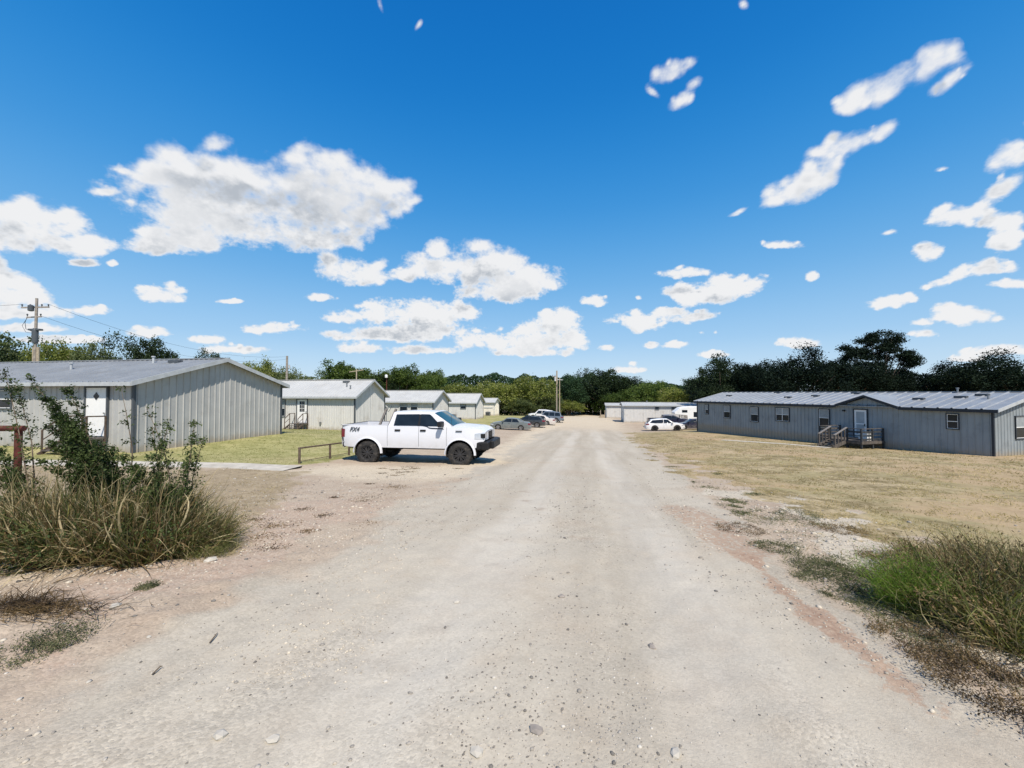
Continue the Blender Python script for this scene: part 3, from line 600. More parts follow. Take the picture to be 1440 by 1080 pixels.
# ---------------------------------------------------------------- houses
class Face:
    """a wall plane: u runs along it, o out of it, z up (all in the house's own space)"""
    def __init__(s, org, u, o): s.g = Vector(org); s.u = Vector(u); s.o = Vector(o)
    def p(s, u, o, z): return s.g + s.u*u + s.o*o + Vector((0, 0, z))
    def box(s, mb, u0, u1, o0, o1, z0, z1):
        c = [s.p(u, o, z) for z in (z0, z1) for o in (o0, o1) for u in (u0, u1)]
        return mb.add(c, [(0,1,3,2),(4,6,7,5),(0,4,5,1),(2,3,7,6),(0,2,6,4),(1,5,7,3)])
def ring(fc, mb, u0, u1, z0, z1, w, o0, o1):
    fc.box(mb, u0, u1, o0, o1, z1-w, z1); fc.box(mb, u0, u1, o0, o1, z0, z0+w); fc.box(mb, u0, u0+w, o0, o1, z0+w, z1-w); fc.box(mb, u1-w, u1, o0, o1, z0+w, z1-w)
def window(root, fc, u0, u1, z0, z1, trim='trim_dark', sash='white', blind=True, double=False, ow=.05):
    b = .035
    fr = MB(); ring(fc, fr, u0, u1, z0, z1, ow, b-.02, b+.045); fr = fr.build('window', trim, root)
    iu0, iu1, iz0, iz1 = u0+ow, u1-ow, z0+ow, z1-ow
    m = MB(); ring(fc, m, iu0, iu1, iz0, iz1, .028, b-.02, b+.025); zm = (z0+z1)/2; fc.box(m, iu0+.028, iu1-.028, b-.02, b+.03, zm-.02, zm+.02)
    if double: um = (u0+u1)/2; fc.box(m, um-.02, um+.02, b-.02, b+.028, iz0+.028, zm-.02); fc.box(m, um-.02, um+.02, b-.02, b+.028, zm+.02, iz1-.028)
    m.build('sash', sash, fr)
    g = MB(); fc.box(g, iu0+.02, iu1-.02, b-.018, b, iz0+.02, iz1-.02); g.build('pane', 'glass', fr)
    if blind:
        bl = MB(); n = max(3, int((iz1-zm)/.06))
        for i in range(n): za = zm+.03+(iz1-.04-zm-.03)*i/n; fc.box(bl, iu0+.03, iu1-.03, b+.001, b+.006, za, za+(iz1-zm-.07)/n*.8)
        bl.build('blind', 'blind', fr)
    return fr
def door(root, fc, u0, u1, z0, z1, style, trim='trim_dark'):
    b = .035
    d = MB(); fc.box(d, u0+.07, u1-.07, b-.03, b+.012, z0+.02, z1-.07)
    d = d.build('door', 'white', root); f = MB(); fc.box(f, u0, u1, b-.03, b+.05, z1-.07, z1); fc.box(f, u0, u0+.07, b-.03, b+.05, z0, z1-.07); fc.box(f, u1-.07, u1, b-.03, b+.05, z0, z1-.07)
    f.build('door_frame', trim, d)
    if style == 'diamond':
        c = ((u0+u1)/2, z0+(z1-z0)*.80); r = .17; g = MB(); f2 = MB()
        for mb, rr, o in ((f2, r+.03, .018), (g, r, .024)):
            q = [fc.p(c[0]+rr*.95*math.cos(a), b+o, c[1]+rr*math.sin(a)) for a in (0, math.pi/2, math.pi, 1.5*math.pi)]; q2 = [p-fc.o*.012 for p in q]
            mb.add(q+q2, [(0,1,2,3),(7,6,5,4),(0,4,5,1),(1,5,6,2),(2,6,7,3),(3,7,4,0)])
        f2.build('window_surround', 'white', d); g.build('diamond_window', 'glass', d)
        k = MB(); k.lathe([(0,.012),(.03,.012),(.035,.03),(.06,.028),(.065,.001)], 'Y', (0,0,0), 12)
        for i, v in enumerate(k.v): k.v[i] = tuple(fc.p(u0+.15, b+.012+v[1], z0+.95)+fc.u*v[0]+Vector((0,0,v[2])))
        k.build('handle', 'steel', d)
    if style == 'lites':
        g = MB(); w = (u1-u0)*.46; cu = (u0+u1)/2; zt = z0+(z1-z0)*.90; zb = z0+(z1-z0)*.45
        for i in range(3):
            for j in range(3):
                a = cu-w/2+w*i/3+.018; h = (zt-zb)/3; fc.box(g, a, a+w/3-.036, b+.008, b+.018, zb+h*j+.02, zb+h*(j+1)-.02)
        g.build('door_glass', 'glass', d)
        k = MB(); fc.box(k, u0+.13, u0+.17, b+.012, b+.06, z0+.9, z0+1.02); k.build('handle', 'steel', d)
    if style == 'storm':
        g = MB(); fc.box(g, u0+.2, u1-.2, b+.014, b+.02, z0+.25, z0+.95); fc.box(g, u0+.2, u1-.2, b+.014, b+.02, z0+1.03, z1-.2); g.build('door_glass', 'blind', d)
        m = MB(); ring(fc, m, u0+.16, u1-.16, z0+.2, z1-.16, .04, b+.012, b+.028); fc.box(m, u0+.2, u1-.2, b+.012, b+.028, z0+.95, z0+1.03); m.build('storm_frame', 'white', d)
        k = MB(); fc.box(k, u0+.17, u0+.21, b+.028, b+.07, z0+.85, z0+1.0); k.build('handle', 'black', d)
    return d
def wallstrip(mb, fc, u0, u1, zb, zt, rib=.3, depth=.03, rw=.035, minor=0):
    """sheet metal wall: pans and trapezoid ribs, following the ground below and the roof above"""
    us = []; u = u0; 
    while u < u1-1e-6:
        e = min(u+rib, u1); us += [(u, 0)]
        if e-u > rw*3:
            m_ = (u+e)/2; 
            if minor:
                for t_ in (1/3, 2/3): c = u+(m_-u)*0 + (e-u)*t_*.5; 
            us += [(m_-rw, 0), (m_-rw*.45, depth), (m_+rw*.45, depth), (m_+rw, 0)]
        u = e
    us.append((u1, 0)); P = []
    for (uu, o) in us: P.append([fc.p(uu, o, zb(uu)), fc.p(uu, o, zt(uu))])
    return mb.grid(P)
def home(name, label, A, rz, L, W, eave, ridge, sid, roofm, trim, wallrib=.3, oh=.32, rake=.3, group=None, left_gable=True, dormer=None, gutter='trim_light', rr=(.3,.02,.028)):
    ax, ay = A; g0 = gz(ax, ay); root = thing(name, label, 'mobile home', (ax, ay, g0), R(rz), group)
    c, s = math.cos(R(rz)), math.sin(R(rz))
    def G(x, y): return gz(ax+c*x-s*y, ay+s*x+c*y)-g0-.12
    E = eave+CH-g0; T = ridge+CH-g0; H2 = W/2; sl = (T-E)/H2
    front = Face((0,0,0), (-1,0,0), (0,-1,0)); back = Face((0,W,0), (-1,0,0), (0,1,0)); right = Face((0,0,0), (0,1,0), (1,0,0)); left = Face((-L,0,0), (0,1,0), (-1,0,0))
    t_ = .06
    gab = lambda v: E+(H2-abs(v-H2))*sl-.02
    dz = (lambda u: 0)
    if dormer: dc, dw, dh = dormer; dz = lambda u: max(0.0, (dw-abs(u-dc))*dh/dw)
    rb = dict(rib=wallrib)
    m = MB(); wallstrip(m, front, 0, L, lambda u: G(-u, 0), lambda u: E+dz(u)-.02, **rb); m.build('front_wall', sid, root)
    m = MB(); wallstrip(m, back, 0, L, lambda u: G(-u, W), lambda u: E-.02, **rb); m.build('back_wall', sid, root)
    # split gables at the ridge so that the top follows it
    for nm, fc, xx in (('gable_wall', right, 0), ('gable_wall', left, -L)):
        m = MB(); wallstrip(m, fc, 0, H2, lambda v: G(xx, v), gab, **rb); wallstrip(m, fc, H2, W, lambda v: G(xx, v), gab, **rb); m.build(nm, sid, root)
    # roof: two ribbed slopes with thickness
    m = MB(); n = max(2, int((L+2*rake)/rr[0])); xs = []
    for i in range(n+1):
        x = -L-rake+(L+2*rake)*i/n; xs += [(x-rr[1], 0), (x-rr[1]*.4, rr[2]), (x+rr[1]*.4, rr[2]), (x+rr[1], 0)] if 0 < i < n else [(x, 0)]
    for side in (0, 1):
        y0 = -oh if side == 0 else W+oh; z0 = E-oh*sl
        P = [[(x, y0, z0+h+t_), (x, H2, T+h+t_)] for x, h in xs]; m.grid(P)
        m.grid([[(x, y0, z0), (x, H2, T)] for x in (-L-rake, rake)])
        for x in (-L-rake, rake): m.add([(x,y0,z0),(x,H2,T),(x,H2,T+t_),(x,y0,z0+t_)], [(0,1,2,3)])
        m.add([(-L-rake,y0,z0),(rake,y0,z0),(rake,y0,z0+t_),(-L-rake,y0,z0+t_)], [(0,1,2,3)])
    if dormer:
        x0, x1 = -(dc+dw+.25), -(dc-dw-.25); z0 = E-.02; zt = E+dh+.12; yb = dh/sl+.9; xm = -dc
        for xe in (x0, x1):
            m.add([(xe, -oh-.04, z0+t_), (xm, -oh-.04, zt+t_), (xm, yb, zt+t_), (xe, 0, z0+t_)], [(0,1,2,3)])
            m.add([(xe, -oh-.04, z0), (xm, -oh-.04, zt), (xm, yb, zt), (xe, 0, z0)], [(0,1,2,3)])
    roof = m.build('roof', roofm, root)
    m = MB(); m.box((-L-rake, H2-.14, T+.055), (rake, H2+.14, T+.10)); m.build('ridge_cap', roofm, roof)
    # fascia and trims
    m = MB(); z0 = E-oh*sl
    if dormer:
        for a, b in ((-L-rake, x0), (x1, rake)): m.box((a, -oh-.025, z0-.13), (b, -oh+.0, z0+t_-.004))
        for xe, sg in ((x0, 1), (x1, -1)):
            m.add([(xe,-oh-.07,z0-.1),(xm,-oh-.07,zt-.1),(xm,-oh-.07,zt+t_-.01),(xe,-oh-.07,z0+t_-.01),(xe,-oh-.045,z0-.1),(xm,-oh-.045,zt-.1),(xm,-oh-.045,zt+t_-.01),(xe,-oh-.045,z0+t_-.01)], [(0,1,2,3),(7,6,5,4),(0,4,5,1),(3,2,6,7),(0,3,7,4),(1,5,6,2)])
    else: m.box((-L-rake, -oh-.025, z0-.10), (rake, -oh+.0, z0+t_-.004))
    m.box((-L-rake, W+oh, z0-.10), (rake, W+oh+.025, z0+t_-.004)); m.build('fascia', trim if dormer else gutter, root)
    m = MB()
    for xx in (rake, -L-rake-.025):
        for yy in (-oh, W+oh):
            a = [(xx, yy, z0-.10), (xx, H2, T-.10), (xx, H2, T+t_+.035), (xx, yy, z0+t_+.03)]; b = [(p[0]+.025, p[1], p[2]) for p in a]
            m.add(a+b, [(0,1,2,3),(7,6,5,4),(0,4,5,1),(3,2,6,7),(0,3,7,4),(1,5,6,2)])
        m.build('rake_trim', gutter, root); m = MB()
    for xx in (0, -L):
        for yy in (0, W): m = MB(); m.box((xx-.05, yy-.05, G(xx, yy)), (xx+.05, yy+.05, E-.02)); m.build('corner_trim', trim, root)
    m = MB(); front.box(m, .05, L-.05, .0, .036, E-.14, E-.05) if not dormer else None
    if m.v: m.build('eave_trim', trim, root)
    H = dict(root=root, roof=roof, front=front, right=right, left=left, E=E, T=T, g0=g0, sl=sl, W=W, L=L, G=G)
    H['z'] = lambda rel: rel+CH-g0
    return H
def vent(H, u, f, kind):
    """something through the front slope: u along from the gable, f fraction up the slope"""
    y = H['W']/2*f; z = H['E']+y*H['sl']+.06; m = MB()
    if kind == 'low': m.box((-u-.3, y-.12, z-.08), (-u+.3, y+.16, z+.13)); m.build('roof_vent', 'trim_dark', H['roof'], bevel=.03)
    else: m.lathe([(-.1,.05),(.28,.05),(.28,.085),(.33,.085),(.34,.01)], 'Z', (-u, y, z), 10); m.build('vent_pipe', 'trim_light' if kind == 'pale' else 'steel', H['roof'], smooth=True)
def steps(root_name, label, H, u0, u1, top, n=3, group=None, m1='wood_grey'):
    fc = H['front']; root = thing(root_name, label, 'steps', (0,0,0), 0, group)
    root.location = H['root'].matrix_basis @ Vector((-(u0+u1)/2, -.6, 0)); root.rotation_euler = H['root'].rotation_euler
    f = Face(((u0+u1)/2, .6, 0), (-1,0,0), (0,-1,0)); g = H['G'](-u0, -1)+.12
    m = MB(); land = .75
    f.box(m, u0, u1, .06, land, top-.05, top)
    m.build('landing', m1, root)
    for i in range(n):
        z = top-(top-g)*(i+1)/(n+1); t = MB(); f.box(t, u0, u1, land+.27*i, land+.27*i+.29, z-.04, z); t.build('tread', m1, root)
    for u in (u0+.03, u1-.03):
        r = MB(); e = land+.27*n; z1 = top-(top-g)*n/(n+1)
        r.bar(f.p(u,.12,top), f.p(u,.12,top+.85), .045); r.bar(f.p(u,land-.04,g-.1), f.p(u,land-.04,top+.87), .045); r.bar(f.p(u,e,g-.1), f.p(u,e,z1+.75), .045)
        r.bar(f.p(u,.12,top+.85), f.p(u,land-.04,top+.87), .05); r.bar(f.p(u,land-.04,top+.87), f.p(u,e,z1+.75), .05); r.bar(f.p(u,land-.04,top+.45), f.p(u,e,z1+.38), .03)
        r.bar(f.p(u,land,top-.1), f.p(u,e+.1,g+.02), .04, .14); r.bar(f.p(u,.14,g-.1), f.p(u,.14,top-.05), .06)
        r.build('railing', 'rust_brown', root)
    return root

GL = 'mobile homes in a row along the left of the road'
# 1: the big grey home on the left
H1 = home('mobile_home', 'large grey ribbed metal home with a white diamond window door, behind the weeds', (-15.1, 15.4), -10.6, 20, 7.6, .46, 1.62, 'sid_grey', 'roof_grey', 'trim_dark', group=GL)
door(H1['root'], H1['front'], 1.22, 2.44, H1['z'](-1.78), H1['z'](.26), 'diamond')
window(H1['root'], H1['front'], 6.45, 7.6, H1['z'](-.72), H1['z'](.14), sash='white')
window(H1['root'], H1['front'], 11.5, 12.6, H1['z'](-.72), H1['z'](.14))
m = MB(); H1['front'].box(m, 4.75, 4.95, .03, .14, H1['z'](.0), H1['z'](.09)); m.build('porch_light', 'white', H1['root'], bevel=.01)
vent(H1, 1.9, .8, 'low'); vent(H1, 3.3, .82, 'pale'); vent(H1, 6.5, .5, 'pale')
m = MB(); m.box((.31, -.42, H1['E']-.22), (.33, -.30, H1['E']-.02)); 
steps('front_steps', 'wooden steps under the white diamond window door, mostly behind the weeds', H1, 1.2, 2.46, H1['z'](-1.8), 2)
# 2
H2 = home('mobile_home', 'beige home with a nine pane white door and pale roof, behind the pickup bed', (-13.45, 33), -10.6, 16, 5.0, -.22, 1.12, 'sid_pale', 'roof_pale', 'trim_dark', wallrib=.22, oh=.36, rake=.36, group=GL)
door(H2['root'], H2['front'], 4.5, 5.62, H2['z'](-2.66), H2['z'](-.54), 'lites')
window(H2['root'], H2['front'], 6.75, 7.75, H2['z'](-2.15), H2['z'](-.63))
vent(H2, 2.2, .82, 'low'); vent(H2, 1.6, .5, 'pipe'); vent(H2, 1.0, .35, 'pipe')
m = MB(); H2['front'].box(m, 3.15, 3.3, .03, .12, H2['z'](-2.75), H2['z'](-2.55)); m.build('outlet_box', 'steel', H2['root'])
steps('front_steps', 'low steps with thin metal railings at the nine pane door', H2, 4.4, 5.75, H2['z'](-2.68), 2)
# 3
H3 = home('mobile_home', 'pale home third in the left row, its paired windows just above the pickup cab', (-9.42, 46), -10.6, 16, 5.2, -.98, .2, 'sid_pale', 'roof_pale', 'trim_dark', wallrib=.25, oh=.36, rake=.34, group=GL)
window(H3['root'], H3['front'], 1.9, 2.9, H3['z'](-2.3), H3['z'](-1.12), trim='blind'); window(H3['root'], H3['front'], 3.2, 4.3, H3['z'](-2.3), H3['z'](-1.12), trim='blind')
# 4
H4 = home('mobile_home', 'small pale home fourth in the left row with one small window and an air conditioner', (-6.07, 64), -10.6, 14, 5.0, -1.56, -.2, 'sid_pale', 'roof_pale', 'trim_dark', wallrib=.25, oh=.34, rake=.34, group=GL)
window(H4['root'], H4['front'], 1.6, 2.6, H4['z'](-2.75), H4['z'](-1.83), sash='blind')
# 5
H5 = home('mobile_home', 'cream home farthest in the left row beside the trees', (-3.8, 82), -10.6, 12, 4.6, -2.0, -1.25, 'sid_cream', 'roof_pale', 'trim_light', wallrib=.25, group=GL)
m = MB(); H5['front'].box(m, .3, 2.2, .03, .06, H5['z'](-3.35), H5['z'](-3.15)); m.build('skirting_trim', 'trim_light', H5['root'])
def aircon(x, y, rz, lab):
    r = thing('air_conditioner', lab, 'air conditioner', (x, y, gz(x, y)), R(rz), 'outdoor air conditioners')
    m = MB(); m.box((-.45,-.42,.06), (.45,.42,.82)); m.build('casing', 'steel', r, bevel=.02)
    m = MB()
    for i in range(9): m.box((-.4,-.435,.12+i*.07), (.4,-.422,.15+i*.07))
    m.build('grille', 'under', r)
    m = MB(); m.lathe([(.82,.0),(.83,.36),(.845,.36),(.85,.0)], 'Z', (0,0,0), 20); m.build('fan_cover', 'black', r); return r
aircon(-6.07-3.6*.983+.02-.1, 64-.6, -10.6, 'boxy air conditioner on the lawn in front of the small window home')
aircon(-5.0, 80.6, -10.6, 'dark air conditioner beside the steps of the farthest cream home')

# right: the long slate home
HR = home('mobile_home', 'long slate blue home with a wooden deck and light metal roof', (27.4, 22), -73.7, 22.7, 8.2, -.97, -.02, 'sid_blue', 'roof_grey', 'trim_navy', wallrib=.3, oh=.25, rake=.3, dormer=(6.2, 1.75, .62), gutter='trim_light', rr=(.62,.07,.05), group='homes to the right of the road')
fR = HR['front']; zR = HR['z']; RR = HR['root']
door(RR, fR, 6.08, 7.02, zR(-3.28), zR(-1.2), 'storm', 'trim_navy')
for (u0, u1, a, b, dbl) in ((8.65,9.5,-2.72,-1.3,0),(11.9,13.2,-2.55,-1.33,1),(14.9,15.8,-2.8,-1.35,0),(18.1,19.0,-2.65,-1.3,0),(21.0,21.5,-2.4,-1.3,0)):
    window(RR, fR, u0, u1, zR(a), zR(b), trim='trim_navy', double=bool(dbl))
window(RR, fR, 1.35, 1.95, zR(-2.25), zR(-1.27), trim='trim_navy', blind=False)
window(RR, HR['right'], 2.0, 3.1, zR(-2.72), zR(-1.36), trim='trim_navy')
window(RR, HR['right'], 5.2, 6.3, zR(-2.72), zR(-1.36), trim='trim_navy')
m = MB(); fR.box(m, 7.55, 7.7, .03, .16, zR(-1.42), zR(-1.30)); m.build('porch_light', 'black', RR, bevel=.01)
for u, f, k in ((20.5,.55,'low'),(16,.9,'low'),(13.5,.45,'low'),(11.5,.6,'low'),(9,.85,'low'),(4.2,.45,'low'),(3.2,.95,'pipe'),(2.4,.6,'low'),(1.7,.75,'low'),(1.1,.55,'pipe')): vent(HR, u, f, k)
# deck
M['wood_rail'] = mat('silvered_wood', col=(.19,.175,.16), rough=.85, var=.2, vscale=8)
dk = thing('wooden_deck', 'weathered wooden deck with dark railings and stairs at the slate blue home', 'deck', RR.location, R(-73.7))
g = HR['G'](-6, -2)+.12; fl = zR(-3.33)
m = MB()
for i in range(16): fR.box(m, 5.1, 7.9, .08+i*.14, .08+i*.14+.128, fl-.035, fl)
m.build('deck_boards', 'wood_grey', dk)
m = MB(); fR.box(m, 5.1, 7.9, 2.33, 2.37, fl-.2, fl-.04); fR.box(m, 5.06, 5.1, .08, 2.37, fl-.2, fl-.04); fR.box(m, 7.9, 7.94, .08, 2.37, fl-.2, fl-.04); m.build('rim_joist', 'wood_grey', dk)
posts = [(5.14,2.28),(6.0,2.28),(7.1,2.28),(7.86,2.28),(5.14,.15),(7.86,.15),(5.14,1.2),(7.86,1.2)]
for (u, o) in posts:
    m = MB(); m.bar(fR.p(u, o, HR['G'](-u, -o)-.05), fR.p(u, o, fl+.86), .09); m.build('post', 'wood_dark', dk)
def rail(a, b, mm='wood_dark', h=.84):
    m = MB(); m.bar(fR.p(*a, fl+h), fR.p(*b, fl+h), .11, .04); m.build('handrail', 'wood_grey', dk)
    m = MB(); m.bar(fR.p(*a, fl+.12), fR.p(*b, fl+.12), .04, .09); m.bar(fR.p(*a, fl+.62), fR.p(*b, fl+.62), .03, .12); m.bar(fR.p(*a, fl+.37), fR.p(*b, fl+.37), .03, .06)
    m.build('side_rail', mm, dk)
rail((5.14,2.28), (6.0,2.28)); rail((7.1,2.28), (7.86,2.28)); rail((5.14,.15), (5.14,2.28)); rail((7.86,.15), (7.86,2.28), 'wood_grey')
sz = HR['G'](-6.5, -3.6)+.12
for i in range(4):
    z = fl-(fl-sz)*(i+1)/5; m = MB(); fR.box(m, 6.06, 7.04, 2.38+.28*i, 2.38+.28*i+.27, z-.04, z); m.build('tread', 'wood_grey', dk)
for u in (6.03, 7.07):
    m = MB(); m.bar(fR.p(u,2.4,fl-.12), fR.p(u,3.6,sz+.05), .04, .24); m.build('stringer', 'wood_grey', dk)
    m = MB(); m.bar(fR.p(u,2.3,fl+.88), fR.p(u,3.5,sz+.9), .13, .045); m.build('handrail', 'wood_rail', dk)
    for k in range(4):
        o = 2.5+k*.32; zz = fl-(fl-sz)*(o-2.3)/1.25; m = MB(); m.bar(fR.p(u,o,max(sz-.1, zz-.15)), fR.p(u,o,zz+.84), .06 if k < 3 else .09); m.build('baluster', 'wood_grey', dk)
b = thing('storage_box', 'white box with a teal band standing on the wooden deck', 'box', RR.matrix_basis @ fR.p(5.6, 1.2, fl), R(-73.7))
m = MB(); m.box((-.27,-.2,0),(.27,.2,.26)); m.box((-.27,-.2,.36),(.27,.2,.52)); m.build('body', 'white', b, bevel=.015)
m = MB(); m.box((-.262,-.192,.26),(.262,.192,.36)); m.build('band', 'teal', b)
m = MB(); m.box((-.29,-.22,.52),(.29,.22,.58)); m.build('lid', 'white', b, bevel=.015)

# right background homes
HB = home('mobile_home', 'long low pale home behind the parked white crossover and pickup', (45.5, 63.2), -10.6, 26.2, 5, -2.24, -1.83, 'sid_pale', 'roof_pale', 'trim_light', wallrib=.25, oh=.3, group='homes to the right of the road')
for px0, px1 in ((920.6, 926.5), (944, 951.5)):
    us = []
    for p_ in (px0, px1): k = (p_-720)/F; us.append((45.5-63.2*k)/(.983+.184*k))
    window(HB['root'], HB['front'], us[1], us[0], HB['z'](-3.0), HB['z'](-2.5), sash='blind', blind=False)
vent(HB, 22, .9, 'pale'); vent(HB, 10, .9, 'pale'); vent(HB, 2, .9, 'pipe')
m = MB(); HB['left'].box(m, 1.2, 2.3, .03, .07, HB['z'](-4.9), HB['z'](-2.8)); m.build('door', 'white', HB['root'])
HC = home('mobile_home', 'small pale home at the far end right of the road', (32.5, 86), -10.6, 11.1, 5, -2.88, -2.5, 'sid_pale', 'roof_pale', 'trim_light', wallrib=.25, oh=.3, group='homes to the right of the road')
m = MB(); HC['left'].box(m, 1.2, 2.3, .03, .07, HC['z'](-5.4), HC['z'](-3.3)); m.build('door', 'white', HC['root'])
steps_b = thing('front_steps', 'tiny pale steps at the left end of the far right home', 'steps', (20.6, 87.6, gz(20.6, 87.6)), R(-10.6))
m = MB(); m.box((-.5,-.5,0),(.5,.5,.7)); m.build('landing', 'wood_pale', steps_b); m = MB(); m.box((-.8,-.5,0),(-.5,.5,.35)); m.build('tread', 'wood_pale', steps_b)
m = MB(); [m.bar((x_, y_, 0), (x_, y_, 1.7), .08) for x_ in (-.48,.48) for y_ in (-.48,.48)]; m.build('railing', 'wood_pale', steps_b)
# ---------------------------------------------------------------- paths
def path(name, pts, w, th=.07):
    m = MB(); rows = []; d = []
    P = []
    for (x0, y0), (x1, y1) in zip(pts[:-1], pts[1:]):
        n = max(2, int(math.hypot(x1-x0, y1-y0)/1.2)); P += [(x0+(x1-x0)*i/n, y0+(y1-y0)*i/n) for i in range(n)]
    P.append(pts[-1])
    for i, (x, y) in enumerate(P):
        q = P[min(i+1, len(P)-1)]; p = P[max(i-1, 0)]; dx, dy = q[0]-p[0], q[1]-p[1]; l = math.hypot(dx, dy); nx_, ny_ = -dy/l*w/2, dx/l*w/2; z = gz(x, y)
        rows.append([(x-nx_, y-ny_, z-.1), (x-nx_, y-ny_, z+th-.03), (x+nx_, y+ny_, z+th-.03), (x+nx_, y+ny_, z-.1)])
    m.grid(rows); o = m.build(name, 'concrete'); return tag(o, kind='structure')
path('path', [(-40, 12.2), hit(215, 654), hit(330, 656), hit(412, 660)], .85)
path('walkway', [hit(1015, 619), hit(1095, 624), hit(1168, 630)], .55, .06)

# ---------------------------------------------------------------- poles, wires, barrier, gate
def pole(px, d, top, r, lab, name='utility_pole', extra=None, m='pole', grp='utility poles'):
    x = at(px, d); z0 = gz(x, d); root = thing(name, lab, 'pole', (x, d, z0), 0, grp); H = top+CH-z0
    mb = MB(); mb.tube([(0,0,-.3),(0,0,H*.5),(.02,0,H)], r, 10, r*.7); mb.build('pole', m, root, smooth=True)
    if extra: extra(root, H)
    return root, H, x, d, z0
def insul(root, x, y, z, h=.25):
    mb = MB(); mb.lathe([(0,.03),(h*.4,.03),(h*.5,.07),(h*.6,.04),(h*.75,.07),(h,.03)], 'Z', (x,y,z), 8); mb.build('insulator', 'trim_dark', root, smooth=True)
def big(root, H):
    for dx in (-.22, .26):
        mb = MB(); mb.tube([(dx*.8,.05,-.3),(dx*.8,.05,H*.62)], .11, 8); mb.build('brace_pole', 'wood_pale', root, smooth=True)
    mb = MB(); mb.bar((-1.35,0,H-.85), (1.15,0,H-.8), .09, .12); mb.build('crossarm', 'pole', root)
    mb = MB(); mb.bar((-.85,0,H-1.75), (.5,0,H-1.68), .08, .10); mb.build('crossarm', 'pole', root)
    for x in (-1.3,-.55,.5,1.1): insul(root, x, 0, H-.78)
    for x in (-.8,.42): insul(root, x, 0, H-1.66)
    mb = MB(); mb.lathe([(0,.1),(.05,.2),(.5,.2),(.58,.1)], 'Z', (-.12,-.3,H-1.25), 12); mb.build('transformer', 'trim_dark', root, smooth=True)
    mb = MB(); mb.box((-.55,-.15,H-2.95), (.5,.15,H-2.8)); mb.build('bracket', 'trim_dark', root)
    mb = MB(); mb.lathe([(0,.1),(.02,.2),(1.1,.22),(1.2,.2),(1.35,.14)], 'Z', (-.02,-.02,H-4.1), 12); mb.build('riser_shield', 'trim_dark', root, smooth=True)
    mb = MB(); mb.tube([(-.8,0,H-1.7),(-1.0,0,H-2.2),(-.9,0,H-2.8),(-.4,0,H-3.0)], .02, 5); mb.tube([(-.75,0,H-1.7),(-1.25,0,H-2.5),(-.9,0,H-3.1),(-.3,0,H-3.2)], .015, 5); mb.build('lead_wire', 'black', root)
P1 = pole(48, 35, 8.6, .13, 'tall pole with crossarms and a dark riser behind the roof of the large grey home', extra=big)
def small1(root, H):
    mb = MB(); mb.bar((0,0,H-1.5), (.5,0,H-1.5), .08); mb.build('bracket', 'pole', root)
    mb = MB(); mb.lathe([(0,.1),(.4,.12),(.45,.05)], 'Z', (.42,0,H-2.0), 10); mb.build('transformer', 'dish', root, smooth=True)
P2 = pole(403, 62, 5.9, .22, 'bare pole with a small pale transformer behind the nine pane door home', extra=small1)
def tee(root, H): mb = MB(); mb.bar((-1.1,0,H-.45), (1.1,0,H-.1), .12); mb.build('crossarm', 'wood_pale', root)
P3 = pole(501, 60, 3.65, .13, 'short tee shaped pole just above the ridge of the beige home', extra=tee, m='wood_pale')
def lampx(root, H): mb = MB(); mb.lathe([(0,.1),(.05,.2),(.4,.22),(.5,.08)], 'Z', (0,-.15,H-.5), 12); mb.build('lamp_head', 'white', root, smooth=True)
P4 = pole(543.5, 58, 2.7, .09, 'thin pole with a white lamp head between the second and third left homes', name='lamp_pole', extra=lampx, m='rust', grp=None)
def road1(root, H):
    mb = MB(); mb.bar((-.75,0,H-.95), (.15,0,H-1.05), .12); mb.build('crossarm', 'pole', root)
    for x in (-.7,-.3): insul(root, x, 0, H-.95)
    mb = MB(); mb.lathe([(0,.1),(.03,.17),(.6,.17),(.66,.08)], 'Z', (-.28,-.1,H-1.8), 12); mb.build('transformer', 'dish', root, smooth=True)
    mb = MB(); mb.box((-.12,-.22,.9), (.16,-.1,1.5)); mb.build('meter_box', 'steel', root)
P5 = pole(783, 66, 3.75, .17, 'tall pole with a pale transformer at the left road edge by the parked cars', extra=road1, m='wood_pale')
def road2(root, H): mb = MB(); mb.bar((-.4,0,H-.35), (.55,0,H-.4), .1); mb.build('crossarm', 'dish', root)
P6 = pole(786.8, 65.2, 2.55, .10, 'thinner shorter pole standing right beside the tall roadside pole', extra=road2, m='wood_pale')
def wire(name, a, b, sag, r, lab):
    mb = MB(); pts = [Vector(a).lerp(Vector(b), i/16)-Vector((0,0,sag*4*(i/16)*(1-i/16))) for i in range(17)]; mb.tube(pts, r, 4)
    return tag(mb.build(name, 'black'), lab, 'wire', 'overhead wires')
def ptop(P, dz, dx=0): return (P[2]+dx, P[3], P[4]+P[1]+dz)
wire('overhead_wire', ptop(P1,-.55,-1.3), (-75, 38, 11), .6, .012, 'thin wire running left from the left end of the tall pole crossarm')
wire('overhead_wire', ptop(P1,-.55,1.1), ptop(P2,-.1), 1.6, .011, 'highest wire from the crossarm of the tall pole to the bare pole')
wire('overhead_wire', ptop(P1,-1.6,.4), ptop(P2,-.5), 1.8, .011, 'middle wire from the tall pole to the bare pole')
wire('overhead_wire', ptop(P1,-3.9), ptop(P2,-1.9), 1.6, .014, 'lowest wire from the tall pole sagging over the roof of the large grey home')
